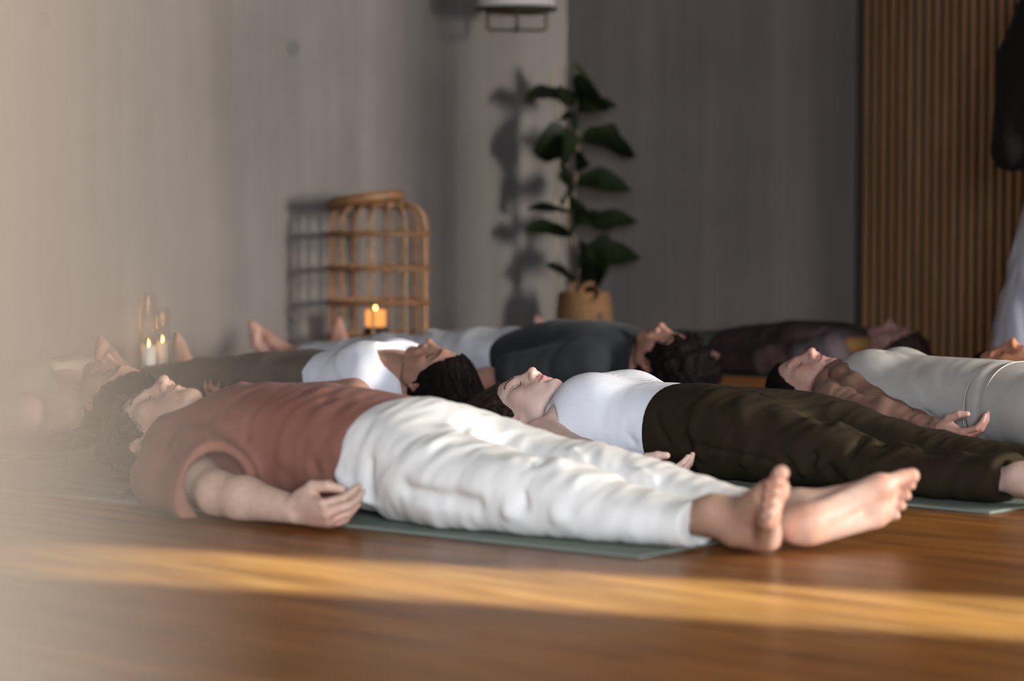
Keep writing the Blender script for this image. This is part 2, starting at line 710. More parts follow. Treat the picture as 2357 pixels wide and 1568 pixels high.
# gradient noise
_rng = np.random.RandomState(3)
_perm = np.concatenate([_rng.permutation(256)] * 3)
_grad = _rng.normal(size=(256, 3))
_grad /= np.linalg.norm(_grad, axis=1)[:, None]
def pnoise(x, y, z):
    xi, yi, zi = np.floor(x).astype(int), np.floor(y).astype(int), np.floor(z).astype(int)
    fx, fy, fz = x - xi, y - yi, z - zi
    u, v, w = [t * t * t * (t * (t * 6 - 15) + 10) for t in (fx, fy, fz)]
    def g(i, j, k):
        h = _perm[_perm[_perm[(xi + i) & 255] + ((yi + j) & 255)] + ((zi + k) & 255)]
        gr = _grad[h]
        return gr[..., 0] * (fx - i) + gr[..., 1] * (fy - j) + gr[..., 2] * (fz - k)
    x00 = g(0, 0, 0) * (1 - u) + g(1, 0, 0) * u
    x10 = g(0, 1, 0) * (1 - u) + g(1, 1, 0) * u
    x01 = g(0, 0, 1) * (1 - u) + g(1, 0, 1) * u
    x11 = g(0, 1, 1) * (1 - u) + g(1, 1, 1) * u
    return ((x00 * (1 - v) + x10 * v) * (1 - w) + (x01 * (1 - v) + x11 * v) * w) * 1.5

def seg_dist(x, y, z, a, b):
    a, b = A3(a), A3(b)
    ab = b - a
    t = np.clip(((x - a[0]) * ab[0] + (y - a[1]) * ab[1] + (z - a[2]) * ab[2]) / (ab @ ab), 0, 1)
    return np.sqrt((x - a[0] - t * ab[0]) ** 2 + (y - a[1] - t * ab[1]) ** 2 + (z - a[2] - t * ab[2]) ** 2)

def rot(axis_, deg):
    return np.array(Matrix.Rotation(math.radians(deg), 3, axis_))

# ------------------------------------------------------------------ anatomy
def head_ops(o):
    """head in its own frame: X to the person's left, Y to the crown, Z out of the face; origin between the ears"""
    male = o.get('male', False)
    jw = o.get('jaw', 1.0)
    ns = o.get('nose', 1.0)
    L = []
    A = lambda pr, k=0.01: L.append(('+', pr, k))
    C = lambda pr, k=0.01: L.append(('-', pr, k))
    A(ell((0, .032, -.014), (.074, .090, .094)))
    A(ell((0, .046, .028), (.060, .056, .060)), .03)
    A(ell((0, -.016, .036), (.057, .070, .048)), .03)
    for s in (-1, 1):
        A(cap((s * .050 * jw, -.030, -.002), (s * .047 * jw, -.062, .012), .017, .015), .03)
        A(cap((s * .047 * jw, -.062, .012), (s * .012, -.094, .064), .015, .013), .02)
        A(ell((s * .046, -.012, .056), (.020, .019, .017)), .03)
        A(ell((s * .040, -.045, .045), (.022, .026, .022)), .03)
    A(ell((0, -.062, .034), (.042, .040, .044)), .025)
    A(ell((0, -.093, .074), (.020 if male else .017, .016, .015)), .02)
    for s in (-1, 1):
        C(ell((s * .032, .009, .094), (.017, .013, .013)), .018)
        A(cap((s * .010, .030, .085), (s * .044, .031, .066), .010 if male else .008, .007), .022)
        # closed lids over the eyeballs
        A(ell((s * .0315, .0075, .0715), (.0150, .0115, .0125)), .005)
        C(cap((s * .0185, .002, .0855), (s * .0315, -.0025, .0868), .0012), .003)
        C(cap((s * .0315, -.0025, .0868), (s * .0440, .002, .0785), .0012), .003)
        C(cap((s * .0190, .0145, .0835), (s * .0430, .0165, .0795), .0012), .005)
    # nose
    A(cap((0, .026, .086), (0, -.024, .086 + .024 * ns), .0085, .0095), .016)
    A(cap((0, .010, .078), (0, -.028, .088), .012, .015), .016)
    A(ell((0, -.029, .086 + .028 * ns), (.0105, .0098, .0105)), .008)
    for s in (-1, 1):
        A(ell((s * .0125, -.034, .080 + .020 * ns), (.0078, .0085, .0105)), .006)
        C(ell((s * .0068, -.0425, .081 + .024 * ns), (.0038, .0060, .0068), rot('Z', s * 12)), .002)
        C(cap((s * .022, -.030, .094), (s * .026, -.050, .087), .0015), .010)
    A(cap((0, -.0435, .094), (0, -.036, .080 + .026 * ns), .0042, .0036), .004)
    # mouth
    A(ell((0, -.059, .073), (.031, .026, .024)), .02)
    for s in (-1, 1):
        A(cap((s * .004, -.0545, .0965), (s * .022, -.0590, .0845), .0056, .0032), .005)
        A(cap((0, -.0655, .0945), (s * .019, -.0620, .0845), .0064, .0036), .005)
        C(cap((0, -.0597, .1025), (s * .0235, -.0605, .0885), .0016, .0014), .0035)
    C(cap((-.010, -.0775, .0955), (.010, -.0775, .0955), .006), .014)
    C(cap((0, -.045, .1045), (0, -.0505, .1045), .003), .008)
    # ears
    for s in (-1, 1):
        Re = rot('Y', s * 24) @ rot('X', -12)
        c = A3((s * .0770, .000, -.012))
        A(xf(ell((0, 0, 0), (.0075, .031, .0185)), Re, c), .006)
        C(xf(ell((s * .0075, -.001, .003), (.0065, .0185, .0105)), Re, c), .004)
        A(xf(cap((s * .002, .004, .002), (s * .004, -.010, -.006), .0035), Re, c), .004)
        A(xf(ell((0, -.027, .005), (.0062, .0095, .008)), Re, c), .006)
        A(xf(ell((-s * .004, -.004, .0135), (.007, .008, .005)), Re, c), .005)
    return L

def hand_ops(flex, thumb, right):
    """hand frame: X towards the fingertips, Y to the thumb side, Z out of the back of the hand"""
    L = []
    A = lambda pr, k=0.006: L.append(('+', pr, k))
    mcp = [(.088, .029, .0), (.091, .009, .003), (.087, -.011, .001), (.079, -.028, -.004)]
    rr = [.0095, .0098, .0092, .0080]
    ln = [(.043, .025, .020), (.047, .029, .021), (.043, .027, .020), (.034, .020, .018)]
    A(cap((-.02, 0, 0), (.012, 0, 0), .026, .025, flat=.72))
    for m, r in zip(mcp, rr):
        A(cap((.005, m[1] * .55, 0), m, .014, r + .0025, flat=.9), .012)
    A(ell((.048, .0, -.002), (.046, .036, .0145)), .012)
    A(ell((.034, .026, -.014), (.034, .018, .016)), .012)
    A(ell((.040, -.024, -.012), (.036, .014, .013)), .010)
    for m, r, l, fl in zip(mcp, rr, ln, flex):
        p = A3(m)
        ang = 0.0
        spread = m[1] * 2.2
        for i in range(3):
            ang += math.radians(fl[i])
            dd = A3((math.cos(ang) * math.cos(spread), math.cos(ang) * math.sin(spread) * .6, -math.sin(ang)))
            q = p + dd * l[i]
            r2 = r * (.92 if i < 2 else .80)
            A(cap(p, q, r, r2), .005 if i == 0 else .0015)
            p, r = q, r2
    tp = [A3(t) for t in thumb]
    tr = [.0155, .0125, .0112, .0088]
    for i in range(3):
        A(cap(tp[i], tp[i + 1], tr[i], tr[i + 1]), .010 if i == 0 else .003)
    return L

RELAXED = [(22, 28, 14), (28, 34, 16), (32, 38, 18), (36, 40, 20)]
THUMB = [(.014, .024, -.010), (.046, .050, -.018), (.080, .056, -.024), (.106, .050, -.028)]

def foot_ops():
    """foot frame: X towards the toes, Y to the big-toe side, Z up out of the instep; origin in the heel"""
    L = []
    A = lambda pr, k=0.012: L.append(('+', pr, k))
    C = lambda pr, k=0.012: L.append(('-', pr, k))
    A(ell((0, 0, .000), (.032, .029, .034)))
    A(cap((.030, 0, .085), (.022, .0, .030), .036, .036, flat=.92, fd=(0, 1, 0)), .03)
    A(cap((-.020, 0, .090), (-.012, 0, .012), .013, .022), .03)
    A(ell((.022, .030, .052), (.012, .010, .014)), .012)
    A(ell((.016, -.030, .044), (.012, .009, .013)), .012)
    A(cap((.040, .002, .040), (.135, .010, .012), .034, .023, flat=.9), .03)
    A(cap((.000, -.013, -.012), (.128, -.026, -.012), .020, .017), .02)
    A(cap((.01, .010, -.010), (.150, .022, -.006), .022, .020), .02)
    A(ell((.155, .020, -.008), (.027, .023, .0205)), .012)
    A(ell((.138, -.016, -.010), (.030, .026, .0185)), .012)
    C(ell((.078, .040, -.040), (.048, .026, .022)), .02)
    toes = [((.172, .025, -.009), (.199, .024, -.006), (.217, .022, -.009), .0135, .0130),
            ((.168, .005, -.006), (.194, .007, .002), (.212, .007, -.010), .0088, .0085),
            ((.162, -.010, -.007), (.186, -.008, .000), (.201, -.008, -.011), .0084, .0081),
            ((.154, -.024, -.009), (.175, -.022, -.003), (.188, -.022, -.012), .0080, .0078),
            ((.143, -.037, -.012), (.162, -.035, -.007), (.173, -.034, -.014), .0078, .0074)]
    for a, b, c, r, r2 in toes:
        A(cap(a, b, r, r * .93), .007)
        A(cap(b, c, r * .93, r2), .003)
    return L

# ------------------------------------------------------------------ people
LIE = np.array([[0, -1, 0], [1, 0, 0], [0, 0, 1]], dtype=float)     # head frame -> lying body frame

def frame3(xd, zd, right):
    x = A3(xd) / np.linalg.norm(xd)
    z = A3(zd) - x * (A3(zd) @ x)
    z /= np.linalg.norm(z)
    y = np.cross(z, x)
    return np.stack([x, y if right else -y, z], 1)

def foot_frame(phi, psi, right):
    p, q = math.radians(phi), math.radians(psi)
    sy = -1 if right else 1
    t = A3((math.sin(p), sy * math.cos(p) * math.sin(q), math.cos(p) * math.cos(q)))
    sole = A3((math.cos(p), -sy * math.sin(p) * math.sin(q), -math.sin(p) * math.cos(q)))
    return frame3(t, -sole, right)

def sstep(a, b, x):
    t = np.clip((x - a) / (b - a), 0, 1)
    return t * t * (3 - 2 * t)

def poly_dist2(px, py, pts):
    d = np.full(px.shape, 9.0)
    for (ax, ay), (bx, by) in zip(pts[:-1], pts[1:]):
        vx, vy = bx - ax, by - ay
        t = np.clip(((px - ax) * vx + (py - ay) * vy) / (vx * vx + vy * vy), 0, 1)
        d = np.minimum(d, np.hypot(px - ax - t * vx, py - ay - t * vy))
    return d

def face_colors(vh, base, o):
    X, Y, Z = vh[:, 0], vh[:, 1], vh[:, 2]
    male = o.get('male', False)
    aX = np.abs(X)
    c = np.tile(A3(base), (len(vh), 1))
    def mix(w, col):
        nonlocal c
        w = np.clip(w, 0, 1)[:, None]
        c = c * (1 - w) + A3(col) * w
    b = A3(base)
    head = (np.abs(Y) < .2) & (Z > -.2)
    red = b * A3((1.02, .78, .74))
    mix(.55 * np.exp(-((aX - .044) / .02) ** 2 - ((Y + .022) / .022) ** 2) * (Z > .03), red)
    mix(.6 * np.exp(-(X / .016) ** 2 - ((Y + .031) / .013) ** 2) * (Z > .08), red)
    mix(.6 * np.exp(-((aX - .08) / .012) ** 2 - (Y / .035) ** 2 - ((Z + .01) / .03) ** 2), red)
    if o.get('stubble'):
        w = sstep(-.030, -.055, Y - .25 * np.maximum(aX - .03, 0)) * sstep(-.02, .02, Z) * sstep(-.13, -.105, Y)
        w = np.maximum(w * sstep(.0, .01, np.abs(Y + .061) - .007 + np.maximum(aX - .024, 0)), 0)
        mix(o['stubble'] * w, b * A3((.62, .52, .42)))
    lips = 1 - (X / .0245) ** 2 - ((Y + .0615) / .0105) ** 2
    mix(o.get('lip_w', .8) * sstep(-.1, .35, lips) * (Z > .075), o.get('lips', b * A3((.85, .45, .45))))
    mix(.75 * sstep(.0022, .0006, poly_dist2(aX, Y, [(0, -.0597), (.0225, -.0605)])) * (Z > .07), b * .25)
    br = poly_dist2(aX, Y, [(.012, .0290), (.024, .0345), (.035, .0370), (.044, .0345), (.051, .0285)])
    th = (.0036 if not male else .0046) - .085 * np.maximum(aX - .026, 0)
    mix(o.get('brow_w', .85) * sstep(th + .002, th - .001, br) * (Z > .03), o.get('brow', (.03, .02, .015)))
    la = poly_dist2(aX, Y, [(.0185, .001), (.025, -.0022), (.0315, -.0032), (.038, -.0018), (.0455, .0025)])
    mix(.9 * sstep(.0030, .0012, la) * (Z > .05), o.get('lash', (.02, .012, .01)))
    cr = poly_dist2(aX, Y, [(.019, .0135), (.0315, .0175), (.044, .013)])
    mix(.35 * sstep(.003, .001, cr) * (Z > .05), b * .6)
    for mx_, my_, mr_ in o.get('moles', ()):
        mix(.8 * sstep(mr_ + .001, mr_ - .0003, np.hypot(X - mx_, Y - my_)) * (Z > 0), b * .3)
    no = np.minimum(np.hypot(X - .0068, Y + .0435), np.hypot(X + .0068, Y + .0435))
    mix(.7 * sstep(.0045, .002, no) * (Z > .085) * (Z < .112), b * A3((.22, .10, .08)))  # nostril shade painted into the skin colour
    return c

def body_ops(c):
    L = []
    g = c.get('torso')
    if g:
        L.append(('+', loft(g, p=2.3, round_end=.04), .02))
    for pr, k in c.get('extra_body', ()):
        L.append(('+', pr, k))
    R = LIE @ rot('Z', c.get('roll', 0)) @ rot('Y', c.get('yaw', 0)) @ rot('X', -c.get('tilt', 0))
    t, s = A3(c['head']), c.get('hs', 1.0)
    nb = A3(c.get('neck_base', (t[0] + .165, 0, .085)))
    nr = c.get('neck_r', .047) * s
    L.append(('+', cap(t + R @ A3((0, -.045, -.022)) * s, nb, nr, nr * 1.12), .035))
    for side, right in (('R', True), ('L', False)):
        a = c.get('arm' + side)
        if a:
            sh, el, wr = [A3(q) for q in a['j']]
            r = a.get('r', .042)
            L.append(('+', cap(sh, el, r * 1.22, r * .98), .03))
            d = wr - el
            L.append(('+', cap(el, el + d * .35, r * .98, r * 1.02), .02))
            L.append(('+', cap(el + d * .35, wr, r * 1.0, r * .66), .02))
            hR = frame3(a['hx'], a['hz'], right)
            hs = a.get('hs', .95)
            for kind, pr, k in hand_ops(a.get('flex', RELAXED), a.get('thumb', THUMB), right):
                L.append((kind, xf(pr, hR, wr, hs), k))
        l = c.get('leg' + side)
        if l:
            hp, kn, an = [A3(q) for q in l['j']]
            r = l.get('r', .075)
            L.append(('+', cap(hp, kn, r, r * .72), .03))
            d = an - kn
            L.append(('+', cap(kn, kn + d * .4, r * .72, r * .70), .03))
            L.append(('+', cap(kn + d * .4, an, r * .68, r * .47), .03))
            fR = foot_frame(l['phi'], l['psi'], right)
            fs = l.get('fs', 1.0)
            o = an - fR @ A3((.020, 0, .070)) * fs
            for kind, pr, k in foot_ops():
                L.append((kind, xf(pr, fR, o, fs), k))
    for kind, pr, k in head_ops(c.get('face', {})):
        L.append((kind, xf(pr, R, t, s), k))
    return L, R, t, s

def build_body(c, root):
    L, R, t, s = body_ops(c)
    hres = c.get('hres', .0028)
    fx = [(t[0] - .13 * s, t[0] + .12 * s, hres)]
    fy = [(-.095, .095, max(hres, .0025))]
    fz = [(t[2] - .10, t[2] + .13, max(hres, .003))]
    lo, hi = A3((9, 9, 9)), A3((-9, -9, -9))
    for kind, pr, k in L:
        if kind == '+':
            lo = np.minimum(lo, pr.lo); hi = np.maximum(hi, pr.hi)
    for side in 'RL':
        a = c.get('arm' + side)
        if a and a.get('res'):
            w = A3(a['j'][2]); e = w + A3(a['hx']) / np.linalg.norm(a['hx']) * .2
            fx.append((min(w[0], e[0]) - .02, max(w[0], e[0]) + .02, a['res']))
            fy.append((min(w[1], e[1]) - .06, max(w[1], e[1]) + .06, a['res']))
            fz.append((0, .12, a['res']))
        l = c.get('leg' + side)
        if l and l.get('res'):
            w = A3(l['j'][2])
            fx.append((w[0] - .04, w[0] + .2, l['res']))
            sy = -1 if side == 'R' else 1
            fy.append((min(w[1], w[1] + sy * .24) - .03, max(w[1], w[1] + sy * .24) + .03, l['res']))
            fz.append((0, .2, l['res']))
    z0 = c.get('z0', .012)
    V = Vol(axis(lo[0] - .03, hi[0] + .03, .009, fx), axis(lo[1] - .03, hi[1] + .03, .009, fy), axis(min(lo[2], z0) - .03, hi[2] + .03, .008, fz))
    V.ops(L)
    if not c.get('standing'):
        V.op('*', plane((0, 0, -1), -z0), .012)
    v, f = V.mesh()
    base = c['skin']
    vh = ((v - t) @ R) / s
    col = np.tile(A3(base), (len(v), 1))
    m = (np.abs(vh) < .16).all(1)
    col[m] = face_colors(vh[m], base, c.get('face', {}))
    b = A3(base)
    for q, rad, w in c.get('flush', ()):
        d = np.linalg.norm(v - A3(q), axis=1)
        ww = (w * sstep(rad, rad * .3, d))[:, None]
        col = col * (1 - ww) + b * A3((1.08, .72, .62)) * ww
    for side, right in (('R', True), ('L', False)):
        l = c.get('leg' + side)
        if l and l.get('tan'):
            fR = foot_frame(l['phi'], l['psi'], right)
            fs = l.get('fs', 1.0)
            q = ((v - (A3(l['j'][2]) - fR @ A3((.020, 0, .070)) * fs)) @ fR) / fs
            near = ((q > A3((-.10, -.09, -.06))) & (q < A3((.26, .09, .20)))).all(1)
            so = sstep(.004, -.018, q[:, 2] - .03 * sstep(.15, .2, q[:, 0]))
            tn = (l['tan'] * (1 - so) * near)[:, None]  # foot top mixed darker than the sole, strength set per foot
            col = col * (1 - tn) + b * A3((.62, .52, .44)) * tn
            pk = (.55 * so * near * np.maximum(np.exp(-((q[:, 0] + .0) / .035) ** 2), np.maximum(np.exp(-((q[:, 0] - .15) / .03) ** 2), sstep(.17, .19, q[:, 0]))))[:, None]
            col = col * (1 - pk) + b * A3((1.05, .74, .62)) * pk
    return link_mesh('body', v, f, MATS['skin'], root, col=col), (L, R, t, s)

def hair_cap_ops(o):
    """scalp hair in the head frame"""
    t = o.get('t', .008)
    skull = head_ops({})[:2] + [('+', ell((0, .030, -.012), (.075, .090, .092)), .02)]
    L = [('+', Prim(lambda x, y, z: eval_ops(skull, x, y, z) - t, (-.11, -.09, -.13), (.11, .15, .12)), .0)]
    L.append(('+', ell((0, -.015, -.045), (.064 + t, .060 + t, .058 + t)), .02))
    L += [('+', pr, k) for pr, k in o.get('extra', ())]
    hl = o.get('hairline', .0)
    L.append(('-', ell((0, -.032 + hl, .105), (.090, .108, .140)), .008))
    for s in (-1, 1):
        L.append(('-', ell((s * .088, -.006, -.006), (.024, .038, .027)), .006))
        L.append(('-', ell((s * .075, -.06, .03), (.05, .055, .035)), .006))
    L.append(('-', ell((0, -.105, -.02), (.075, .052, .09)), .01))
    return L

def strands_mesh(P, r0, r1):
    """thin three-sided tapering tubes along the polylines P (n, steps, 3)"""
    n, m, _ = P.shape
    T = np.gradient(P, axis=1)
    T /= np.linalg.norm(T, axis=2, keepdims=True) + 1e-9
    ref = np.array([.31, .52, .79])
    A = np.cross(T, ref); A /= np.linalg.norm(A, axis=2, keepdims=True) + 1e-9
    B = np.cross(T, A)
    w = np.linspace(0, 1, m)
    rad = (r0 + (r1 - r0) * w)[None, :, None]
    ring = [P + (A * math.cos(a) + B * math.sin(a)) * rad for a in (0, 2.094, 4.189)]
    V = np.stack(ring, 2).reshape(-1, 3)
    i = np.arange(n)[:, None, None] * m * 3 + np.arange(m - 1)[None, :, None] * 3
    k = np.arange(3)[None, None, :]
    k2 = (k + 1) % 3
    Fc = np.stack([i + k, i + k2, i + 3 + k2, i + 3 + k], -1).reshape(-1, 4)
    return V, Fc

def build_hair(c, root, info, h):
    L, R, t, s = info
    ops = [(k_, xf(pr, R, t, s), kk) for k_, pr, kk in hair_cap_ops(h)]
    ops += h.get('local', [])
    ops.append(('*', plane((0, 0, -1), -h.get('z0', .014)), .01))
    lo, hi = A3((9, 9, 9)), A3((-9, -9, -9))
    for kind, pr, k in ops:
        if kind == '+':
            lo = np.minimum(lo, pr.lo); hi = np.maximum(hi, pr.hi)
    r = h.get('res', .004)
    V = Vol(axis(lo[0] - .02, hi[0] + .02, r), axis(lo[1] - .02, hi[1] + .02, r), axis(lo[2] - .02, hi[2] + .02, r)).ops(ops)
    fl = A3(h.get('flow', (-.6, 0, -.8)))
    amp = h.get('amp', .003)
    fq = h.get('freq', 1.0)
    cu = h.get('curl', 0.0)
    def disp(x, y, z):
        if cu:
            return amp * pnoise(x * 45 * cu, y * 45 * cu, z * 45 * cu) + amp * .6 * pnoise(x * 110 * cu, y * 110 * cu, z * 110 * cu + 7)
        return amp * pnoise(x * 22 * fq, y * 90 * fq, z * 22 * fq) + amp * .5 * pnoise(x * 60 * fq, y * 200 * fq + 5, z * 60 * fq)
    V.displace(disp)
    V.op('*', plane((0, 0, -1), -h.get('z0', .014)), .008)
    v, f = V.mesh()
    n = h.get('strands', 0)
    if n:
        rs = np.random.RandomState(h.get('seed', 1))
        p = v[rs.randint(0, len(v), n)].copy()
        p = p[p[:, 2] > h.get('z0', .014) + .012]
        st = h.get('steps', 9)
        length = h.get('length', .09) * rs.uniform(.5, 1.2, len(p))
        off = rs.uniform(.0, h.get('lift', .0025), len(p))
        wav = rs.normal(0, 1, (len(p), 3))
        def sdf(q):
            return eval_ops(ops, q[:, 0], q[:, 1], q[:, 2])
        out = [p]
        e = 1e-3
        hc = t + R @ A3((0, .03, -.01)) * s
        for k in range(st):
            g = np.stack([sdf(p + A3(d) * e) - sdf(p - A3(d) * e) for d in ((1, 0, 0), (0, 1, 0), (0, 0, 1))], 1)
            g /= np.linalg.norm(g, axis=1, keepdims=True) + 1e-9
            d = np.tile(fl, (len(p), 1)) + wav * h.get('mess', .12)
            if cu:
                d = d * .4 + np.cross(g, wav) * .9
                wav = wav + rs.normal(0, .5, wav.shape)
            d -= g * (d * g).sum(1, keepdims=True)
            d /= np.linalg.norm(d, axis=1, keepdims=True) + 1e-9
            p = p + d * (length / st)[:, None]
            p = p - g * (sdf(p) - off)[:, None]
            p[:, 2] = np.maximum(p[:, 2], h.get('z0', .014) + .002)
            out.append(p)
        P = np.stack(out, 1)
        sv, sf = strands_mesh(P, h.get('sr', .0008), .0002)
        f = np.concatenate([f, sf + len(v)])
        v = np.concatenate([v, sv])
    return link_mesh('hair', v, f, h['mat'], root)

def wrinkle(x, y, z, amp, fx, fy, fz, seed=0.0, warp=.25):
    w = pnoise(x * 5 + seed, y * 5, z * 5 + seed) * warp
    n = pnoise(x * fx + w * 3 + seed, y * fy + w, z * fz + w)
    n2 = pnoise(x * fx * 2.1 + seed * 2 + w, y * fy * 1.7, z * fz * 1.7 + 9)
    return amp * (n * .8 - (.35 - np.abs(n2)) * .55)

def build_garment(name, ops, lo, hi, res, mat, root, folds=None, creases=(), z0=.012, label=None, band=.04, post=()):
    V = Vol(axis(lo[0], hi[0], res), axis(lo[1], hi[1], res), axis(lo[2], hi[2], res))
    V.ops(ops)
    if folds or creases:
        def disp(x, y, z):
            d = folds(x, y, z) if folds else np.zeros_like(x)
            for cr in creases:
                pts, w, h = cr
                dd = np.full(x.shape, 9.0)
                for a, b in zip(pts[:-1], pts[1:]):
                    dd = np.minimum(dd, seg_dist(x, y, z, a, b))
                d = d - h * np.exp(-(dd / w) ** 2)
            return d
        V.displace(disp, band)
    for kind, pr, k in post:
        V.op(kind, pr, k)
    if z0 is not None:
        V.op('*', plane((0, 0, -1), -z0), .008)
    v, f = V.mesh()
    o = link_mesh(name, v, f, mat, root)
    if label:
        o['label'] = label
    return o

def crease(a, b, w, h):
    return ([a, b], w, h)

# ------------------------------------------------------------------ the room
FLOOR_MAT, CONCRETE, SLAT = wood_floor_material(), concrete_material(), slat_material()
plain('white_plaster', (.62, .58, .53), .9, noise=.04, scale=8)
plain('ceiling_paint', (.22, .21, .20), .9)
plain('black_felt', (.012, .011, .010), .95)
plain('dark_metal', (.03, .028, .026), .5, .6)

def slab(name, u0, u1, n0, n1, z0, z1, mat, kind='structure', parent=None):
    """box in room axes; the object's local x runs along U and local y along N"""
    o = MB().box((0, 0, z0), (u1 - u0, n1 - n0, z1)).build(name, mat, parent, smooth=False)
    if parent is None:
        o.location = room(u0, n0)
        o.rotation_euler = (0, 0, ROOM_ROT)
        o['kind'] = kind
    return o

slab('floor', U_WALL - .2, U_WIN + .2, N_FRONT - .2, N_WALL + .2, -.08, 0, FLOOR_MAT)
slab('ceiling', U_WALL - .2, U_WIN + .2, N_FRONT - .2, N_WALL + .2, CEIL, CEIL + .1, MATS['ceiling_paint'])
wall_left = slab('wall_left', U_WALL - .2, U_WALL, N_FRONT, N_WALL + .2, 0, CEIL, CONCRETE)
slab('wall_right', U_WALL, U_WIN + .2, N_WALL, N_WALL + .2, 0, CEIL, CONCRETE)
slab('wall_front', U_WALL, U_WIN + .2, N_FRONT - .2, N_FRONT, 0, CEIL, MATS['white_plaster'])

# the window wall, one mesh with three openings
WINS = [(-2.5, 0.0, .5, 2.5), (4.885, 5.345, .05, 2.6), (7.10, 8.30, .55, 2.15)]  # first opening invented to go with the added fill lamp
mb = MB()
edge = N_FRONT
for n0, n1, a, b in WINS:
    mb.box((0, edge - N_FRONT, 0), (.2, n0 - N_FRONT, CEIL))
    mb.box((0, n0 - N_FRONT, 0), (.2, n1 - N_FRONT, a))
    mb.box((0, n0 - N_FRONT, b), (.2, n1 - N_FRONT, CEIL))
    edge = n1
mb.box((0, edge - N_FRONT, 0), (.2, N_WALL - N_FRONT, CEIL))
ww = mb.build('wall_back', MATS['white_plaster'], smooth=False, kind='structure')
ww.location = room(U_WIN, N_FRONT)
ww.rotation_euler = (0, 0, ROOM_ROT)
plain('window_frame_paint', (.05, .05, .05), .5)
plain('frosted_screen', (.75, .73, .70), .9)
for i, (n0, n1, a, b) in enumerate(WINS):
    w = n1 - n0
    fr = MB()
    t = .04 if i != 1 else .012
    fr.box((.08, 0, a), (.14, t, b)).box((.08, w - t, a), (.14, w, b)).box((.08, 0, a), (.14, w, a + t)).box((.08, 0, b - t), (.14, w, b))
    o = fr.build('window_%d' % (i + 1), MATS['window_frame_paint'], smooth=False, kind='structure')
    o.location = room(U_WIN, n0)
    o.rotation_euler = (0, 0, ROOM_ROT)
    if i != 1:
        sc = MB().box((.10, t, a + t), (.105, w - t, b - t)).build('roller_blind', MATS['frosted_screen'], o, smooth=False)  # unseen opaque sheet added to keep the sun out of this opening

# formwork tie holes cast into the concrete wall
def wall_uv(px, py):
    rx, ry, rz = (px - IMG_W / 2) / F_PX, math.cos(PITCH) - (py - IMG_H / 2) / F_PX * math.sin(PITCH), -math.sin(PITCH) - (py - IMG_H / 2) / F_PX * math.cos(PITCH)
    k = U_WALL / (rx * UX + ry * UY)
    return k * (rx * NX + ry * NY), EYE + k * rz
plain('tie_hole_grey', (.10, .095, .09), .9)
for px, py in ((676, 110), (672, 748), (97, 48), (1160, 420)):
    n, z = wall_uv(px, py)
    mb = MB().lathe([(.034, .0), (.030, .004), (.018, .005), (.014, .001), (.0, .001)], 20)
    o = mb.build('tie_hole', MATS['tie_hole_grey'], wall_left)
    o.rotation_euler = (0, math.pi / 2, 0)
    o.location = (.2, n - N_FRONT, z)

# oak slats on black felt along the right wall
PANEL_U0 = -5.723
panel = thing('slat_panel', 'tall oak slat wall panel on dark backing at the right of the concrete wall', 'wall panel', room(PANEL_U0, N_WALL), ROOM_ROT)
MB().box((0, -.012, 0), (3.4, -.001, CEIL)).build('backing', MATS['black_felt'], panel, smooth=False)
mb = MB()
k = 0
while .018 + k * .041 < 3.36:
    x = .018 + k * .041
    mb.box((x, -.028, 0), (x + .0225, -.012, CEIL))
    k += 1
mb.build('slats', SLAT, panel, smooth=False)
MB().box((-.012, -.034, 0), (0, 0, CEIL)).build('edge_trim', MATS['dark_metal'], panel, smooth=False)['label'] = 'dark edge trim'

# ------------------------------------------------------------------ yoga mats
fabric('mat_green', (.20, .225, .185), weave=260, bump=.25, var=.06, rough=.85, sheen=0)
fabric('mat_dark', (.055, .065, .055), weave=260, bump=.25, var=.06, rough=.85, sheen=0)
def yoga_mat(px_corner, ang, label, mat, length=1.75, width=.62, th=.007, group='yoga mats'):
    """px_corner: world point of the near right corner; the mat runs up-left from it"""
    o = MB()
    nx_, ny_ = 40, 14
    bm_v = []
    r = .004
    prof = [(0, 0), (0, th - .002), (.002, th)]
    x0, x1, y0, y1 = -length, 0, 0, width
    b = MB().box((x0, y0, .0005), (x1, y1, th))
    me = b.build('yoga_mat', mat, smooth=False)
    bv = me.modifiers.new('edge', 'BEVEL')
    bv.width = .003
    bv.segments = 2
    me.location = (px_corner[0], px_corner[1], 0)
    me.rotation_euler = (0, 0, -math.radians(ang))
    return tag(me, label, 'yoga mat', group)

def group(ops, lo, hi):
    return Prim(lambda x, y, z: eval_ops2(ops, x, y, z), lo, hi)
def eval_ops2(ops, x, y, z):
    d = np.full(np.broadcast(x, y, z).shape, 0.5)
    for kind, pr, k in ops:
        d = apply_op(d, kind, pr.f(x, y, z), k)
    return d

skin_material()
hair_material('hair_black', (.0035, .0025, .0025), (.010, .0065, .0055), .75, .07)
hair_material('hair_brown', (.010, .006, .004), (.055, .032, .022))
hair_material('hair_dark_brown', (.010, .007, .005), (.040, .027, .019), .6)
fabric('rust_jersey', (.235, .100, .070), weave=700, bump=.12)
fabric('cream_linen', (.71, .68, .625), weave=420, bump=.22, var=.05)
fabric('white_rib', (.80, .80, .82), bump=.28, var=.02, rib=('Z', 110, .25))
fabric('olive_cloth', (.0245, .0175, .0088), weave=500, bump=.15, sheen=.0)
fabric('pale_grey_jersey', (.365, .34, .31), weave=600, bump=.1)
fabric('brown_knit', (.19, .105, .076), bump=.12, var=.08, rib=('DIAGONAL', 75, .8))
fabric('brown_rib', (.15, .082, .057), bump=.5, var=.05, rib=('Z', 62, .3))
fabric('white_jersey', (.74, .74, .77), weave=600, bump=.1)
fabric('taupe_cloth', (.135, .105, .080), weave=500, bump=.15)
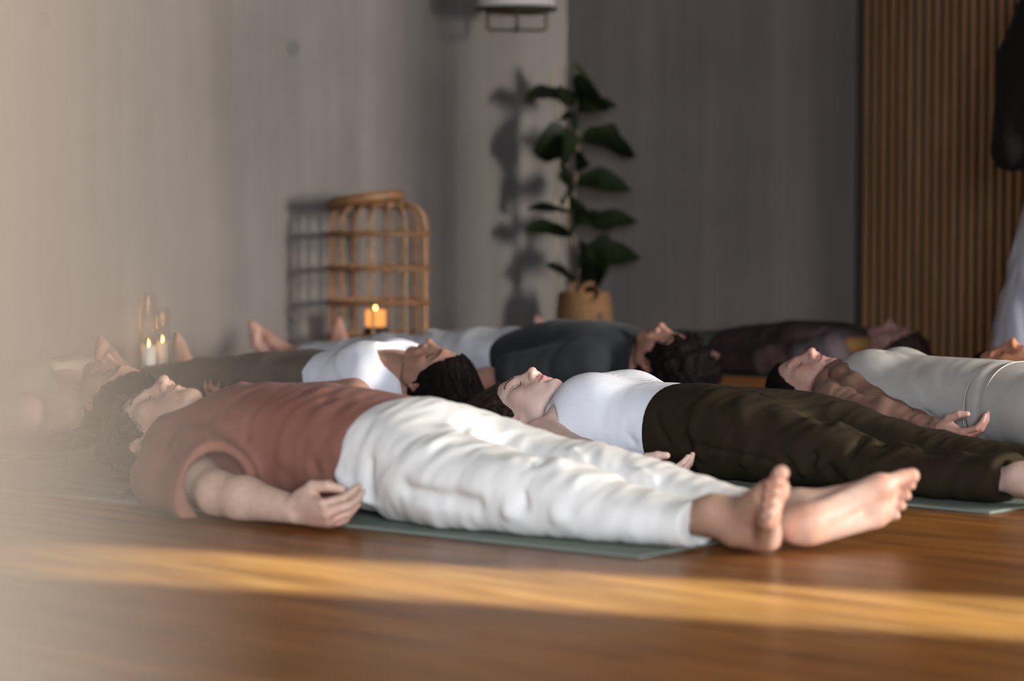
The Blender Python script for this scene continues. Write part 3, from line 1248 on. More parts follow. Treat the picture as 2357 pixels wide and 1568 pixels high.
fabric('charcoal_jersey', (.020, .022, .024), weave=600, bump=.1, sheen=.05)
fabric('grey_sweat', (.48, .48, .49), weave=400, bump=.2, var=.1)
fabric('plum_wool', (.030, .018, .019), weave=160, bump=1.0, var=.25, sheen=0)
fabric('mauve_wool', (.050, .038, .043), weave=160, bump=1.0, var=.25, sheen=0)
fabric('sage_cotton', (.055, .078, .064), weave=500, bump=.1)
fabric('mustard_cotton', (.13, .072, .022), weave=500, bump=.1)
fabric('sand_jersey', (.34, .27, .19), weave=500, bump=.1)
fabric('black_cotton', (.010, .008, .007), weave=500, bump=.1, sheen=.02)
fabric('grey_wide_cloth', (.40, .40, .45), weave=500, bump=.1)

PEOPLE = []
def person(label, origin, ang, cfg, hair=None):
    root = thing('person', label, 'person', (origin[0], origin[1], 0), math.radians(ang), None)
    b, info = build_body(cfg, root)
    if hair:
        build_hair(cfg, root, info, hair)
    return root, info

# ---------------------------------------------------------------- man in the foreground
MAN_SKIN = (.56, .37, .275)
man_cfg = dict(
    skin=MAN_SKIN, head=(.150, 0, .127), hs=1.06, tilt=9, yaw=-5, neck_base=(.315, 0, .095), neck_r=.052, hres=.0026, z0=.006,
    face=dict(male=True, jaw=1.06, nose=1.05, stubble=.55, brow=(.055, .034, .022), brow_w=.9, lips=(.40, .20, .165), lip_w=.6, lash=(.06, .035, .025)),
    torso=[(.30, 0, .10, .10, .06), (.36, 0, .118, .185, .095), (.44, 0, .122, .19, .11), (.60, 0, .12, .17, .11), (.76, 0, .12, .165, .105), (.90, 0, .115, .17, .10), (.97, 0, .11, .16, .09)],
    armR=dict(j=[(.37, -.195, .095), (.570, -.290, .056), (.785, -.305, .040)], r=.043, hx=(.97, -.06, -.06), hz=(0, -.80, -.45), hs=.98, res=.0034,
              flex=[(40, 36, 18), (46, 40, 20), (50, 44, 20), (52, 46, 22)],
              thumb=[(.014, .022, -.012), (.044, .046, -.026), (.078, .046, -.036), (.104, .036, -.046)]),
    armL=dict(j=[(.37, .195, .095), (.585, .290, .060), (.80, .31, .045)], r=.046, hx=(.97, .06, -.06), hz=(0, .80, -.45)),
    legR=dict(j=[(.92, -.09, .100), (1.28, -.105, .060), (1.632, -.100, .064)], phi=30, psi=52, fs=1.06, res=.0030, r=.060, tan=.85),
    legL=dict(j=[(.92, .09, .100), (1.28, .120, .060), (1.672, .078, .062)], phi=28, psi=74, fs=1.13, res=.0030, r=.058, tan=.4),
    flush=[((.86, -.28, .04), .07, .5), ((1.74, -.17, .17), .07, .6), ((1.70, -.09, .03), .05, .35), ((1.72, .05, .03), .06, .6), ((1.84, .27, .10), .09, .5)])
MAN_O = (-.8868, 5.6126)
man, man_i = person('barefoot man in rust t-shirt and cream trousers lying nearest on the green mat', MAN_O, -35.5, man_cfg,
    dict(mat=MATS['hair_dark_brown'], t=.015, amp=.006, curl=.9, strands=900, length=.05, sr=.0009, mess=.6, lift=.006, res=.004, hairline=.004,
         z0=.034, local=[('+', ell((.075, -.01, .085), (.085, .082, .062)), .03)]))

def man_folds(x, y, z):
    return wrinkle(x, y, z, .0075, 13, 5, 5, 2.0, .5) * sstep(.27, .33, x)
sleeveR = group([('+', cap((.355, -.165, .118), (.60, -.305, .072), .084, .076), .02),
                 ('+', cap((.36, -.235, .070), (.56, -.325, .045), .064, .056), .03),
                 ('*', plane((.86, -.45, .16), .640), .008),
                 ('-', cap((.47, -.250, .072), (.68, -.330, .066), .063, .082), .004)], (.25, -.42, -.02), (.70, -.08, .22))
sleeveL = group([('+', cap((.355, .165, .115), (.54, .285, .07), .080, .070), .02),
                 ('*', plane((.90, .42, 0), .585), .010)], (.25, .08, -.02), (.64, .38, .22))
build_garment('t_shirt', [
    ('+', loft([(.245, 0, .120, .07, .055), (.285, 0, .115, .115, .075), (.33, 0, .122, .175, .105), (.38, 0, .130, .200, .118), (.44, 0, .134, .203, .124),
                (.55, 0, .135, .198, .126), (.67, 0, .132, .190, .123), (.78, 0, .126, .188, .117), (.88, 0, .12, .185, .105)], p=2.35, round_end=.03), .01),
    ('+', sleeveR, .035), ('+', sleeveL, .035),
    ('-', cap((.16, 0, .11), (.300, 0, .122), .062, .074), .008)],
    (.20, -.43, -.01), (.92, .38, .31), .0058, MATS['rust_jersey'], man, man_folds,
    creases=[crease((.33, -.10, .21), (.42, -.16, .17), .012, -.010), crease((.335, -.13, .19), (.46, -.19, .12), .014, .010),
             crease((.40, -.03, .26), (.52, -.17, .17), .016, .008), crease((.44, -.02, .26), (.56, -.18, .16), .014, -.008),
             crease((.40, -.22, .14), (.42, -.27, .05), .012, .008), crease((.44, -.24, .13), (.46, -.29, .05), .011, -.008),
             crease((.70, -.10, .24), (.74, -.19, .10), .013, -.008), crease((.64, -.06, .25), (.66, -.19, .12), .016, .007)], z0=.008)
def trouser_folds(x, y, z):
    side = np.where(y < 0, -1, 1)
    return wrinkle(x + .5 * z * side, y, z, .0085, 15, 4.5, 4.5, 5.0, .6) * sstep(1.60, 1.40, x) + .0022 * pnoise(x * 40, y * 18, z * 18)
build_garment('trousers', [
    ('+', loft([(.808, 0, .124, .196, .117), (.85, 0, .124, .203, .117), (.91, 0, .121, .205, .113), (.97, 0, .108, .200, .099), (1.02, 0, .095, .17, .080)], p=2.4, round_end=.012), .01),
    ('+', ell((.915, -.01, .178), (.075, .080, .056)), .04),
    ('+', loft([(.88, -.100, .112, .100, .105), (.98, -.112, .100, .108, .098), (1.08, -.115, .088, .108, .088), (1.20, -.115, .080, .102, .078),
                (1.30, -.112, .076, .096, .074), (1.42, -.106, .060, .088, .056), (1.53, -.100, .052, .080, .046), (1.585, -.098, .052, .078, .045)], p=2.3, round_end=.008), .03),
    ('+', loft([(.88, .100, .108, .100, .100), (.98, .116, .102, .106, .095), (1.08, .123, .088, .104, .085), (1.20, .124, .080, .098, .077),
                (1.32, .120, .072, .092, .069), (1.43, .108, .060, .084, .056), (1.54, .092, .052, .078, .046), (1.605, .086, .051, .076, .045)], p=2.3, round_end=.008), .03),
    ('-', cap((1.555, -.098, .050), (1.68, -.098, .052), .034, .042), .004),
    ('-', cap((1.57, .088, .050), (1.70, .082, .052), .034, .042), .004)],
    (.78, -.27, -.01), (1.65, .28, .28), .0055, MATS['cream_linen'], man, trouser_folds,
    creases=[crease((.80, -.19, .10), (.92, -.215, .02), .016, .012), crease((.90, -.20, .13), (.885, -.215, .03), .013, -.010),
             crease((.985, -.02, .20), (1.00, -.075, .165), .013, -.016), crease((1.0, -.09, .185), (.94, -.17, .14), .018, .010),
             crease((1.21, -.17, .14), (1.23, -.215, .06), .016, .012), crease((1.255, -.14, .15), (1.265, -.21, .07), .012, -.014),
             crease((1.29, -.13, .15), (1.34, -.20, .06), .016, .010), crease((1.00, -.215, .085), (1.16, -.215, .07), .016, -.014),
             crease((1.00, -.205, .115), (1.17, -.205, .10), .014, .009), crease((1.19, .06, .165), (1.25, .02, .13), .016, .010),
             crease((1.36, .05, .13), (1.40, .03, .11), .014, .010)], z0=.008)

# ---------------------------------------------------------------- woman in white tank, in focus
W2_SKIN = (.63, .43, .345)
W2_O = (-.02576, 6.31035)
w2_cfg = dict(
    skin=W2_SKIN, head=(.098, -.004, .112), hs=.98, tilt=4, yaw=-9, neck_base=(.255, 0, .085), neck_r=.046, hres=.0020,
    face=dict(jaw=.98, nose=.95, brow=(.055, .034, .026), brow_w=.9, lips=(.50, .185, .19), lip_w=.85, moles=[(-.045, -.030, .0018)]),
    torso=[(.215, 0, .09, .07, .05), (.26, 0, .100, .150, .078), (.33, 0, .103, .150, .098), (.45, 0, .102, .138, .100), (.55, 0, .100, .130, .10), (.68, 0, .102, .155, .10), (.80, 0, .10, .15, .09)],
    armR=dict(j=[(.265, -.168, .078), (.460, -.250, .052), (.652, -.290, .032)], r=.038, hx=(.98, .03, .0), hz=(0, -.42, -.9), hs=.88, res=.003,
              flex=[(10, 30, 20), (16, 40, 24), (20, 42, 24), (22, 40, 24)],
              thumb=[(.014, .024, -.012), (.044, .042, -.026), (.074, .042, -.034), (.098, .036, -.038)]),
    armL=dict(j=[(.265, .168, .078), (.475, .245, .055), (.665, .265, .042)], r=.038, hx=(.98, 0, .05), hz=(0, .42, -.9), hs=.88),
    legR=dict(j=[(.74, -.085, .092), (1.09, -.102, .056), (1.530, -.104, .058)], phi=20, psi=40, fs=.92, r=.050),
    legL=dict(j=[(.74, .085, .092), (1.09, .112, .058), (1.530, .12, .056)], phi=20, psi=50, fs=.92, r=.050),
    flush=[((.77, -.25, .05), .06, .5)])
w2, w2_i = person('woman in white ribbed tank top and dark olive trousers, sharply in focus', W2_O, -40, w2_cfg,
    dict(mat=MATS['hair_brown'], t=.007, amp=.0035, strands=1500, length=.10, sr=.0007, mess=.16, lift=.003, res=.0033, flow=(-.72, -.10, -.68), hairline=.002,
         local=[('+', ell((.045, -.005, .060), (.095, .088, .056)), .03), ('+', ell((-.010, -.012, .088), (.088, .088, .080)), .03), ('+', ell((-.05, -.02, .042), (.07, .075, .034)), .04)]))
tank_shape = [
    ('+', loft([(.165, 0, .108, .050, .045), (.205, 0, .100, .080, .058), (.245, 0, .105, .135, .078), (.30, 0, .107, .158, .098), (.37, 0, .106, .155, .106), (.46, 0, .106, .143, .106), (.57, 0, .104, .138, .105)], p=2.2, round_end=.01), .01),
    ('+', ell((.342, -.068, .160), (.088, .074, .068)), .05), ('+', ell((.352, .072, .160), (.086, .074, .070)), .05),
    ('+', ell((.30, 0, .16), (.07, .09, .05)), .04)]
build_garment('tank_top', tank_shape + [
    ('-', ell((.235, -.205, .085), (.088, .098, .13)), .006), ('-', ell((.235, .205, .085), (.088, .098, .13)), .006),
    ('-', cap((.10, -.004, .12), (.215, 0, .115), .056, .062), .006),
    ('*', plane((-1, 0, -.55), -.238), .006)],
    (.14, -.18, -.01), (.60, .18, .27), .004, MATS['white_rib'], w2,
    lambda x, y, z: wrinkle(x, y, z, .0030, 11, 6, 6, 1.0, .6) * sstep(.36, .46, x + .4 * (.18 - z)),
    creases=[crease((.44, -.09, .17), (.52, -.135, .08), .010, -.005), crease((.48, -.08, .18), (.54, -.13, .10), .010, .004)])
def olive_folds(x, y, z):
    return wrinkle(x - .4 * z, y, z, .0095, 11, 5, 5, 8.0, .7) * sstep(.58, .72, x)
build_garment('trousers', [
    ('+', loft([(.545, 0, .103, .143, .108), (.60, 0, .104, .154, .110), (.68, 0, .105, .168, .107), (.76, 0, .103, .172, .102), (.84, 0, .098, .165, .092), (.90, 0, .09, .14, .075)], p=2.3, round_end=.008), .01),
    ('+', loft([(.72, -.085, .098, .092, .096), (.85, -.096, .094, .096, .088), (.97, -.100, .082, .094, .076), (1.07, -.102, .076, .090, .069), (1.15, -.103, .062, .088, .056),
                (1.30, -.104, .056, .086, .049), (1.42, -.104, .059, .082, .052), (1.485, -.104, .062, .080, .054)], p=2.3, round_end=.01), .03),
    ('+', loft([(.72, .085, .100, .092, .098), (.85, .098, .100, .094, .098), (.97, .108, .090, .090, .086), (1.07, .112, .078, .088, .072), (1.18, .115, .070, .084, .060),
                (1.30, .118, .060, .080, .052), (1.43, .120, .055, .076, .048), (1.49, .12, .055, .075, .048)], p=2.3, round_end=.01), .03),
    ('-', cap((1.45, -.104, .060), (1.58, -.104, .060), .036, .042), .006), ('-', cap((1.46, .12, .058), (1.58, .12, .058), .036, .042), .006)],
    (.52, -.24, -.01), (1.53, .25, .25), .0055, MATS['olive_cloth'], w2, olive_folds,
    creases=[crease((.60, -.05, .215), (.80, -.03, .20), .006, -.006), crease((.80, -.03, .20), (1.02, -.05, .165), .006, -.006),
             crease((.63, -.175, .10), (.95, -.195, .07), .006, -.007), crease((1.02, -.10, .16), (1.10, -.19, .05), .014, -.014),
             crease((1.06, -.10, .15), (1.15, -.19, .05), .014, .012), crease((1.12, -.08, .13), (1.14, -.17, .09), .012, -.014),
             crease((.95, -.16, .13), (1.00, -.20, .05), .014, -.008), crease((1.13, -.10, .125), (1.38, -.11, .11), .010, .010),
             crease((.585, -.14, .15), (.66, -.175, .06), .010, -.006),
             crease((.99, -.11, .15), (1.02, -.195, .05), .013, .012), crease((1.075, -.10, .145), (1.05, -.19, .08), .010, -.014), crease((1.05, -.19, .08), (.97, -.20, .03), .010, -.010),
             crease((1.125, -.09, .13), (1.07, -.185, .07), .011, .014), crease((1.17, -.10, .115), (1.20, -.19, .05), .011, -.010), crease((.90, -.17, .12), (.86, -.20, .04), .014, .008), crease((.70, -.14, .17), (.74, -.19, .06), .014, .007)], z0=.008)

# ---------------------------------------------------------------- woman in pale grey with brown cardigan
W4_O = (.76424, 7.06035)
w4_cfg = dict(
    skin=(.48, .28, .22), head=(.088, -.003, .112), hs=.99, tilt=5, yaw=-9, neck_base=(.245, 0, .09), neck_r=.046, hres=.0028,
    face=dict(jaw=1.0, nose=1.0, brow=(.07, .042, .03), brow_w=.6, lips=(.36, .14, .14)),
    torso=[(.215, 0, .09, .07, .05), (.26, 0, .100, .150, .078), (.33, 0, .108, .155, .10), (.45, 0, .108, .15, .105), (.60, 0, .108, .15, .108), (.75, 0, .108, .16, .10), (.86, 0, .10, .15, .09)],
    armR=dict(j=[(.27, -.170, .078), (.465, -.225, .058), (.640, -.235, .042)], r=.038, hx=(.98, .02, .03), hz=(0, -.38, -.92), hs=.90, res=.0034,
              flex=[(16, 36, 22), (24, 44, 26), (30, 50, 26), (34, 48, 26)],
              thumb=[(.014, .024, -.012), (.044, .044, -.034), (.074, .046, -.046), (.098, .040, -.050)]),
    armL=dict(j=[(.27, .170, .078), (.475, .25, .058), (.66, .27, .042)], r=.038, hx=(.98, 0, .05), hz=(0, .42, -.9), hs=.88),
    legR=dict(j=[(.80, -.085, .10), (1.15, -.10, .075), (1.50, -.10, .06)], phi=20, psi=45, fs=.95),
    legL=dict(j=[(.80, .085, .10), (1.15, .10, .075), (1.50, .10, .06)], phi=20, psi=45, fs=.95),
    flush=[((.75, -.235, .05), .06, .5)])
w4, w4_i = person('woman in pale grey top with brown knitted cardigan, lying beyond the olive trousers', W4_O, -40, w4_cfg,
    dict(mat=MATS['hair_black'], t=.008, amp=.004, strands=500, length=.08, sr=.0009, mess=.3, lift=.004, res=.0045, hairline=.006,
         local=[('+', ell((.035, -.01, .055), (.09, .09, .05)), .03)]))
build_garment('bodysuit', [
    ('+', loft([(.185, 0, .10, .075, .065), (.235, 0, .108, .13, .088), (.28, 0, .112, .155, .105), (.35, 0, .113, .163, .113), (.45, 0, .113, .162, .113), (.60, 0, .112, .165, .113), (.695, 0, .110, .172, .108)], p=2.3, round_end=.012), .01),
    ('+', ell((.325, -.065, .175), (.085, .070, .064)), .04), ('+', ell((.335, .075, .175), (.08, .070, .066)), .04),
    ('-', cap((.10, 0, .115), (.215, 0, .105), .058, .070), .006)],
    (.16, -.2, -.01), (.72, .2, .27), .0055, MATS['pale_grey_jersey'], w4,
    lambda x, y, z: wrinkle(x + .6 * z, y, z, .003, 9, 7, 7, 3.0, .5),
    creases=[crease((.32, -.08, .22), (.52, -.165, .06), .012, .009), crease((.36, -.06, .225), (.58, -.165, .07), .011, -.009),
             crease((.35, -.10, .20), (.48, -.168, .07), .010, -.006), crease((.40, -.05, .225), (.64, -.165, .08), .012, .005)])
build_garment('leggings', [
    ('+', loft([(.675, 0, .110, .176, .112), (.70, 0, .110, .177, .112), (.715, 0, .109, .174, .108), (.735, 0, .109, .178, .111), (.82, 0, .106, .180, .105), (.92, 0, .10, .165, .09)], p=2.3, round_end=.005), .01),
    ('+', cap((.85, -.09, .098), (1.16, -.10, .072), .092, .066), .03), ('+', cap((1.16, -.10, .072), (1.46, -.10, .06), .066, .046), .03),
    ('+', cap((.85, .09, .098), (1.16, .10, .072), .092, .066), .03), ('+', cap((1.16, .10, .072), (1.46, .10, .06), .066, .046), .03)],
    (.65, -.22, -.01), (1.52, .22, .25), .006, MATS['pale_grey_jersey'], w4,
    lambda x, y, z: wrinkle(x, y, z, .002, 10, 7, 7, 13.0, .5))
mb = MB()
for xx, rr in ((.672, .0011), (.727, .0011)):
    pts = []
    for i in range(40):
        a = -math.pi * .62 + i * math.pi * 1.62 / 39
        w, h = .1755, .112
        ca, sa = math.cos(a), math.sin(a)
        q = (abs(ca) ** 2.3 + abs(sa) ** 2.3) ** (1 / 2.3)
        pts.append((xx + .02 * sa * .5, -w * ca / q, .110 + h * sa / q))
    mb.tube([p for p in pts if p[2] > .012], rr, 6)
fabric('piping', (.55, .53, .47))
mb.build('waistband_piping', MATS['piping'], w4)['label'] = 'pale waistband piping'
build_garment('cardigan', [
    ('+', cap((.235, -.10, .135), (.30, -.165, .085), .062, .070), .03),
    ('+', cap((.28, -.175, .080), (.465, -.228, .062), .068, .060), .03), ('+', cap((.465, -.228, .060), (.625, -.235, .045), .056, .040), .03),
    ('+', cap((.28, .175, .080), (.475, .252, .060), .068, .058), .03), ('+', cap((.475, .252, .058), (.64, .27, .045), .054, .040), .03),
    ('+', cap((.225, .09, .13), (.29, .165, .085), .06, .065), .03),
    ('+', ell((.40, -.19, .04), (.16, .06, .045)), .03),
    ('-', cap((.60, -.235, .044), (.70, -.235, .044), .030, .032), .004)],
    (.14, -.33, -.01), (.67, .36, .23), .0055, MATS['brown_knit'], w4,
    lambda x, y, z: wrinkle(x - .3 * z, y, z, .010, 15, 8, 8, 21.0, .7),
    creases=[crease((.42, -.27, .09), (.46, -.29, .04), .015, .010), crease((.50, -.26, .085), (.53, -.28, .04), .014, .010), crease((.46, -.26, .09), (.49, -.28, .04), .011, -.012)])
band = [(.195, -.055, .165), (.235, -.085, .188), (.28, -.120, .182), (.33, -.150, .160), (.40, -.168, .125), (.48, -.180, .095), (.55, -.195, .075), (.62, -.212, .058)]
build_garment('cardigan_band', [('+', cap(a, b, .020, .020, flat=1.0), .02) for a, b in zip(band[:-1], band[1:])] +
    [('+', cap((a[0] - .012, a[1] - .022, a[2] - .012), (b[0] - .012, b[1] - .022, b[2] - .012), .018), .02) for a, b in zip(band[:-1], band[1:])],
    (.15, -.28, 0), (.67, 0, .23), .0045, MATS['brown_rib'], w4, None)['label'] = 'ribbed cardigan edge'

# ---------------------------------------------------------------- dark-haired woman in white, second row
W1_O = (-.10424, 7.19965)
w1_cfg = dict(
    skin=(.36, .195, .135), head=(.152, 0, .118), hs=1.0, tilt=6, yaw=6, neck_base=(.29, 0, .095), neck_r=.047, hres=.0032,
    face=dict(nose=1.0, brow=(.03, .02, .015), lips=(.27, .10, .09)),
    torso=[(.25, 0, .10, .08, .06), (.30, 0, .108, .155, .088), (.38, 0, .105, .155, .10), (.50, 0, .098, .14, .09), (.60, 0, .095, .15, .085), (.75, 0, .09, .15, .08)],
    armR=dict(j=[(.31, -.170, .085), (.53, -.24, .06), (.72, -.26, .045)], r=.038, hx=(.98, 0, .05), hz=(0, -.42, -.9), hs=.9),
    armL=dict(j=[(.31, .170, .085), (.53, .235, .06), (.72, .25, .036)], r=.038, hx=(.98, 0, .06), hz=(0, .42, -.9), hs=.9),
    legR=dict(j=[(.72, -.085, .095), (1.02, -.12, .08), (1.330, -.16, .062)], phi=24, psi=24, fs=.95, r=.072),
    legL=dict(j=[(.72, .085, .095), (1.02, .10, .08), (1.330, .10, .062)], phi=24, psi=22, fs=.95, r=.072))
w1, w1_i = person('woman with long black hair and white top lying behind the rust t-shirt', W1_O, 140, w1_cfg,
    dict(mat=MATS['hair_black'], t=.010, amp=.003, strands=900, length=.16, sr=.0010, mess=.10, lift=.003, res=.005, flow=(-.45, .35, -.8),
         local=[('+', ell((.08, .02, .07), (.10, .105, .065)), .04), ('+', ell((.04, .05, .035), (.12, .13, .030)), .04), ('+', ell((.02, .10, .022), (.10, .12, .016)), .04)]))
build_garment('tank_top', [
    ('+', loft([(.225, 0, .11, .09, .065), (.27, 0, .113, .150, .090), (.31, 0, .112, .178, .105), (.38, 0, .110, .175, .112), (.48, 0, .102, .160, .103), (.58, 0, .096, .155, .094), (.62, 0, .095, .152, .09)], p=2.2, round_end=.015), .01),
    ('+', ell((.365, -.072, .165), (.085, .07, .062)), .04), ('+', ell((.365, .072, .165), (.085, .07, .064)), .04),
    ('-', ell((.255, .01, .185), (.098, .098, .095)), .008),
    ('-', cap((.16, 0, .12), (.25, 0, .11), .06, .075), .006),
    ('-', ell((.30, .225, .07), (.065, .062, .09)), .006), ('-', ell((.30, -.225, .07), (.065, .062, .09)), .006)],
    (.19, -.22, -.01), (.65, .22, .26), .006, MATS['white_jersey'], w1,
    lambda x, y, z: wrinkle(x - .6 * z, y, z, .006, 10, 8, 8, 31.0, .6))
build_garment('trousers', [
    ('+', loft([(.53, 0, .094, .158, .090), (.62, 0, .096, .168, .094), (.74, 0, .094, .172, .092), (.84, 0, .09, .16, .082)], p=2.3, round_end=.012), .01),
    ('+', cap((.74, -.09, .092), (1.02, -.125, .078), .092, .076), .03), ('+', cap((1.02, -.125, .078), (1.285, -.158, .062), .076, .058), .03),
    ('+', cap((.74, .09, .092), (1.02, .105, .078), .092, .076), .03), ('+', cap((1.02, .105, .078), (1.285, .105, .062), .076, .058), .03)],
    (.50, -.26, -.01), (1.36, .24, .23), .007, MATS['taupe_cloth'], w1,
    lambda x, y, z: wrinkle(x, y, z, .005, 10, 6, 6, 37.0, .6))

# ---------------------------------------------------------------- man in charcoal t-shirt
T_O = (.61434, 8.06799)
t_cfg = dict(
    skin=(.37, .20, .145), head=(.148, 0, .112), hs=1.05, tilt=6, yaw=4, neck_base=(.31, 0, .10), neck_r=.054, hres=.0034,
    face=dict(male=True, jaw=1.05, nose=1.08, stubble=.6, brow=(.03, .02, .015), lips=(.25, .11, .09)),
    torso=[(.29, 0, .10, .10, .06), (.35, 0, .115, .185, .095), (.44, 0, .118, .19, .108), (.60, 0, .118, .17, .108), (.76, 0, .11, .165, .095), (.90, 0, .105, .17, .09)],
    armR=dict(j=[(.36, -.20, .095), (.60, -.29, .06), (.84, -.31, .045)], r=.045, hx=(.98, 0, .05), hz=(0, -.42, -.9)),
    armL=dict(j=[(.36, .20, .095), (.59, .275, .052), (.84, .285, .045)], r=.040, hx=(.98, 0, .05), hz=(0, .42, -.9)),
    legR=dict(j=[(.92, -.09, .10), (1.32, -.12, .085), (1.72, -.14, .066)], phi=24, psi=45, fs=1.06),
    legL=dict(j=[(.92, .09, .10), (1.32, .11, .085), (1.72, .12, .066)], phi=24, psi=45, fs=1.06))
tm, tm_i = person('curly-haired man in charcoal t-shirt and pale grey trousers lying before the potted plant', T_O, 139, t_cfg,
    dict(mat=MATS['hair_black'], t=.022, amp=.012, curl=.8, strands=500, length=.06, sr=.0012, mess=.6, lift=.010, res=.006, hairline=.004,
         local=[('+', ell((.06, .0, .085), (.10, .11, .075)), .03)]))
build_garment('t_shirt', [
    ('+', loft([(.24, 0, .115, .075, .06), (.28, 0, .115, .125, .08), (.33, 0, .122, .180, .105), (.40, 0, .125, .200, .116), (.50, 0, .124, .20, .118), (.62, 0, .122, .198, .117), (.72, 0, .112, .195, .104), (.80, 0, .098, .19, .088)], p=2.3, round_end=.02), .01),
    ('+', cap((.35, .165, .11), (.56, .275, .075), .080, .070), .035), ('+', cap((.35, -.165, .11), (.56, -.285, .075), .080, .070), .035),
    ('*', plane((1, .25, 0), .80), .02),
    ('-', cap((.15, 0, .11), (.28, 0, .115), .064, .072), .008),
    ('-', ell((.73, .33, .07), (.13, .085, .12)), .01), ('-', ell((.73, -.34, .07), (.13, .085, .12)), .01)],
    (.2, -.40, -.01), (.84, .40, .28), .0075, MATS['charcoal_jersey'], tm,
    lambda x, y, z: wrinkle(x, y, z, .006, 10, 6, 6, 41.0, .6))
build_garment('trousers', [
    ('+', loft([(.70, 0, .102, .186, .098), (.80, 0, .106, .198, .100), (.90, 0, .104, .198, .098), (1.0, 0, .09, .17, .08)], p=2.3, round_end=.02), .01),
    ('+', cap((.90, -.10, .10), (1.30, -.12, .085), .100, .082), .03), ('+', cap((1.30, -.12, .085), (1.68, -.14, .066), .082, .06), .03),
    ('+', cap((.90, .10, .10), (1.30, .11, .085), .100, .082), .03), ('+', cap((1.30, .11, .085), (1.68, .12, .066), .082, .06), .03)],
    (.66, -.30, -.01), (1.77, .28, .24), .0075, MATS['grey_sweat'], tm,
    lambda x, y, z: wrinkle(x - .5 * z, y, z, .012, 11, 5, 5, 47.0, .8))

# ---------------------------------------------------------------- person in plum wool by the right wall
P_O = (1.49434, 8.96799)
p_cfg = dict(
    skin=(.27, .15, .13), head=(.150, 0, .088), hs=1.0, tilt=4, yaw=4, neck_base=(.30, 0, .075), hres=.004,
    face=dict(brow=(.05, .035, .03), lips=(.28, .12, .11)),
    torso=[(.28, 0, .08, .09, .05), (.33, 0, .088, .16, .075), (.45, 0, .088, .16, .08), (.65, 0, .08, .145, .068), (.85, 0, .075, .15, .06)],
    armR=dict(j=[(.33, -.175, .075), (.55, -.24, .055), (.74, -.25, .045)], r=.038, hx=(.98, 0, .05), hz=(0, -.42, -.9), hs=.9),
    armL=dict(j=[(.33, .175, .075), (.55, .235, .055), (.73, .24, .040)], r=.038, hx=(.98, 0, .05), hz=(0, .42, -.9), hs=.9),
    legR=dict(j=[(.86, -.085, .075), (1.2, -.11, .065), (1.54, -.13, .055)], phi=24, psi=40, fs=.95, r=.065),
    legL=dict(j=[(.86, .085, .075), (1.2, .11, .065), (1.54, .12, .055)], phi=24, psi=40, fs=.95, r=.065))
pw, pw_i = person('person in plum wool sweater lying farthest back along the right wall', P_O, 139, p_cfg,
    dict(mat=MATS['hair_brown'], t=.010, amp=.004, strands=200, length=.09, sr=.0014, mess=.3, lift=.005, res=.006,
         local=[('+', ell((.08, .01, .05), (.09, .095, .05)), .03)]))
build_garment('sweater', [
    ('+', loft([(.38, 0, .098, .185, .094), (.48, .01, .100, .200, .098), (.60, .01, .097, .196, .094), (.72, .01, .090, .190, .086), (.86, .01, .082, .18, .078)], p=2.4, round_end=.02), .01),
    ('+', cap((.40, .19, .075), (.55, .245, .052), .062, .056), .03), ('+', cap((.55, .245, .052), (.71, .25, .042), .054, .042), .03),
    ('+', cap((.40, -.19, .075), (.55, -.24, .055), .062, .056), .03), ('+', cap((.55, -.24, .055), (.71, -.25, .045), .054, .042), .03)],
    (.33, -.32, -.01), (.92, .32, .24), .008, MATS['plum_wool'], pw,
    lambda x, y, z: wrinkle(x, y, z, .008, 9, 7, 7, 51.0, .7))
build_garment('wool_wrap', [
    ('+', loft([(.235, 0, .085, .085, .058), (.28, 0, .088, .13, .075), (.34, 0, .092, .178, .088), (.42, 0, .093, .185, .090), (.47, 0, .092, .18, .086)], p=2.3, round_end=.02), .01),
    ('+', cap((.33, .165, .085), (.42, .20, .068), .074, .066), .03),
    ('+', cap((.33, -.165, .085), (.42, -.20, .068), .074, .066), .03),
    ('-', cap((.15, 0, .09), (.26, 0, .085), .058, .068), .008)],
    (.2, -.33, -.01), (.78, .33, .21), .008, MATS['mauve_wool'], pw,
    lambda x, y, z: wrinkle(x, y, z, .009, 12, 9, 9, 57.0, .7))
build_garment('scarf', [('+', cap((.235, .045, .12), (.285, .10, .115), .030, .034), .02), ('+', cap((.235, .045, .12), (.225, -.06, .12), .030, .028), .02)],
    (.17, -.12, 0), (.34, .16, .18), .007, MATS['mustard_cotton'], pw, lambda x, y, z: wrinkle(x, y, z, .006, 20, 20, 20, 61.0, .7))
build_garment('shirt_hem', [('+', loft([(.82, 0, .074, .168, .070), (.90, 0, .074, .172, .070), (.96, 0, .072, .17, .066)], p=2.3, round_end=.01), .01)],
    (.78, -.2, -.01), (1.0, .2, .17), .008, MATS['sage_cotton'], pw, lambda x, y, z: wrinkle(x, y, z, .005, 12, 9, 9, 63.0, .7))
plain('dark_sage', (.030, .036, .031), .9)
build_garment('trousers', [
    ('+', loft([(.90, 0, .072, .165, .066), (.98, 0, .070, .165, .064), (1.04, 0, .065, .15, .055)], p=2.3, round_end=.02), .01),
    ('+', cap((.95, -.09, .070), (1.2, -.11, .064), .076, .066), .03), ('+', cap((1.2, -.11, .064), (1.50, -.13, .055), .066, .050), .03),
    ('+', cap((.95, .09, .070), (1.2, .11, .064), .076, .066), .03), ('+', cap((1.2, .11, .064), (1.50, .12, .055), .066, .050), .03)],
    (.86, -.26, -.01), (1.57, .26, .17), .008, MATS['dark_sage'], pw, lambda x, y, z: wrinkle(x, y, z, .005, 10, 6, 6, 67.0, .7))

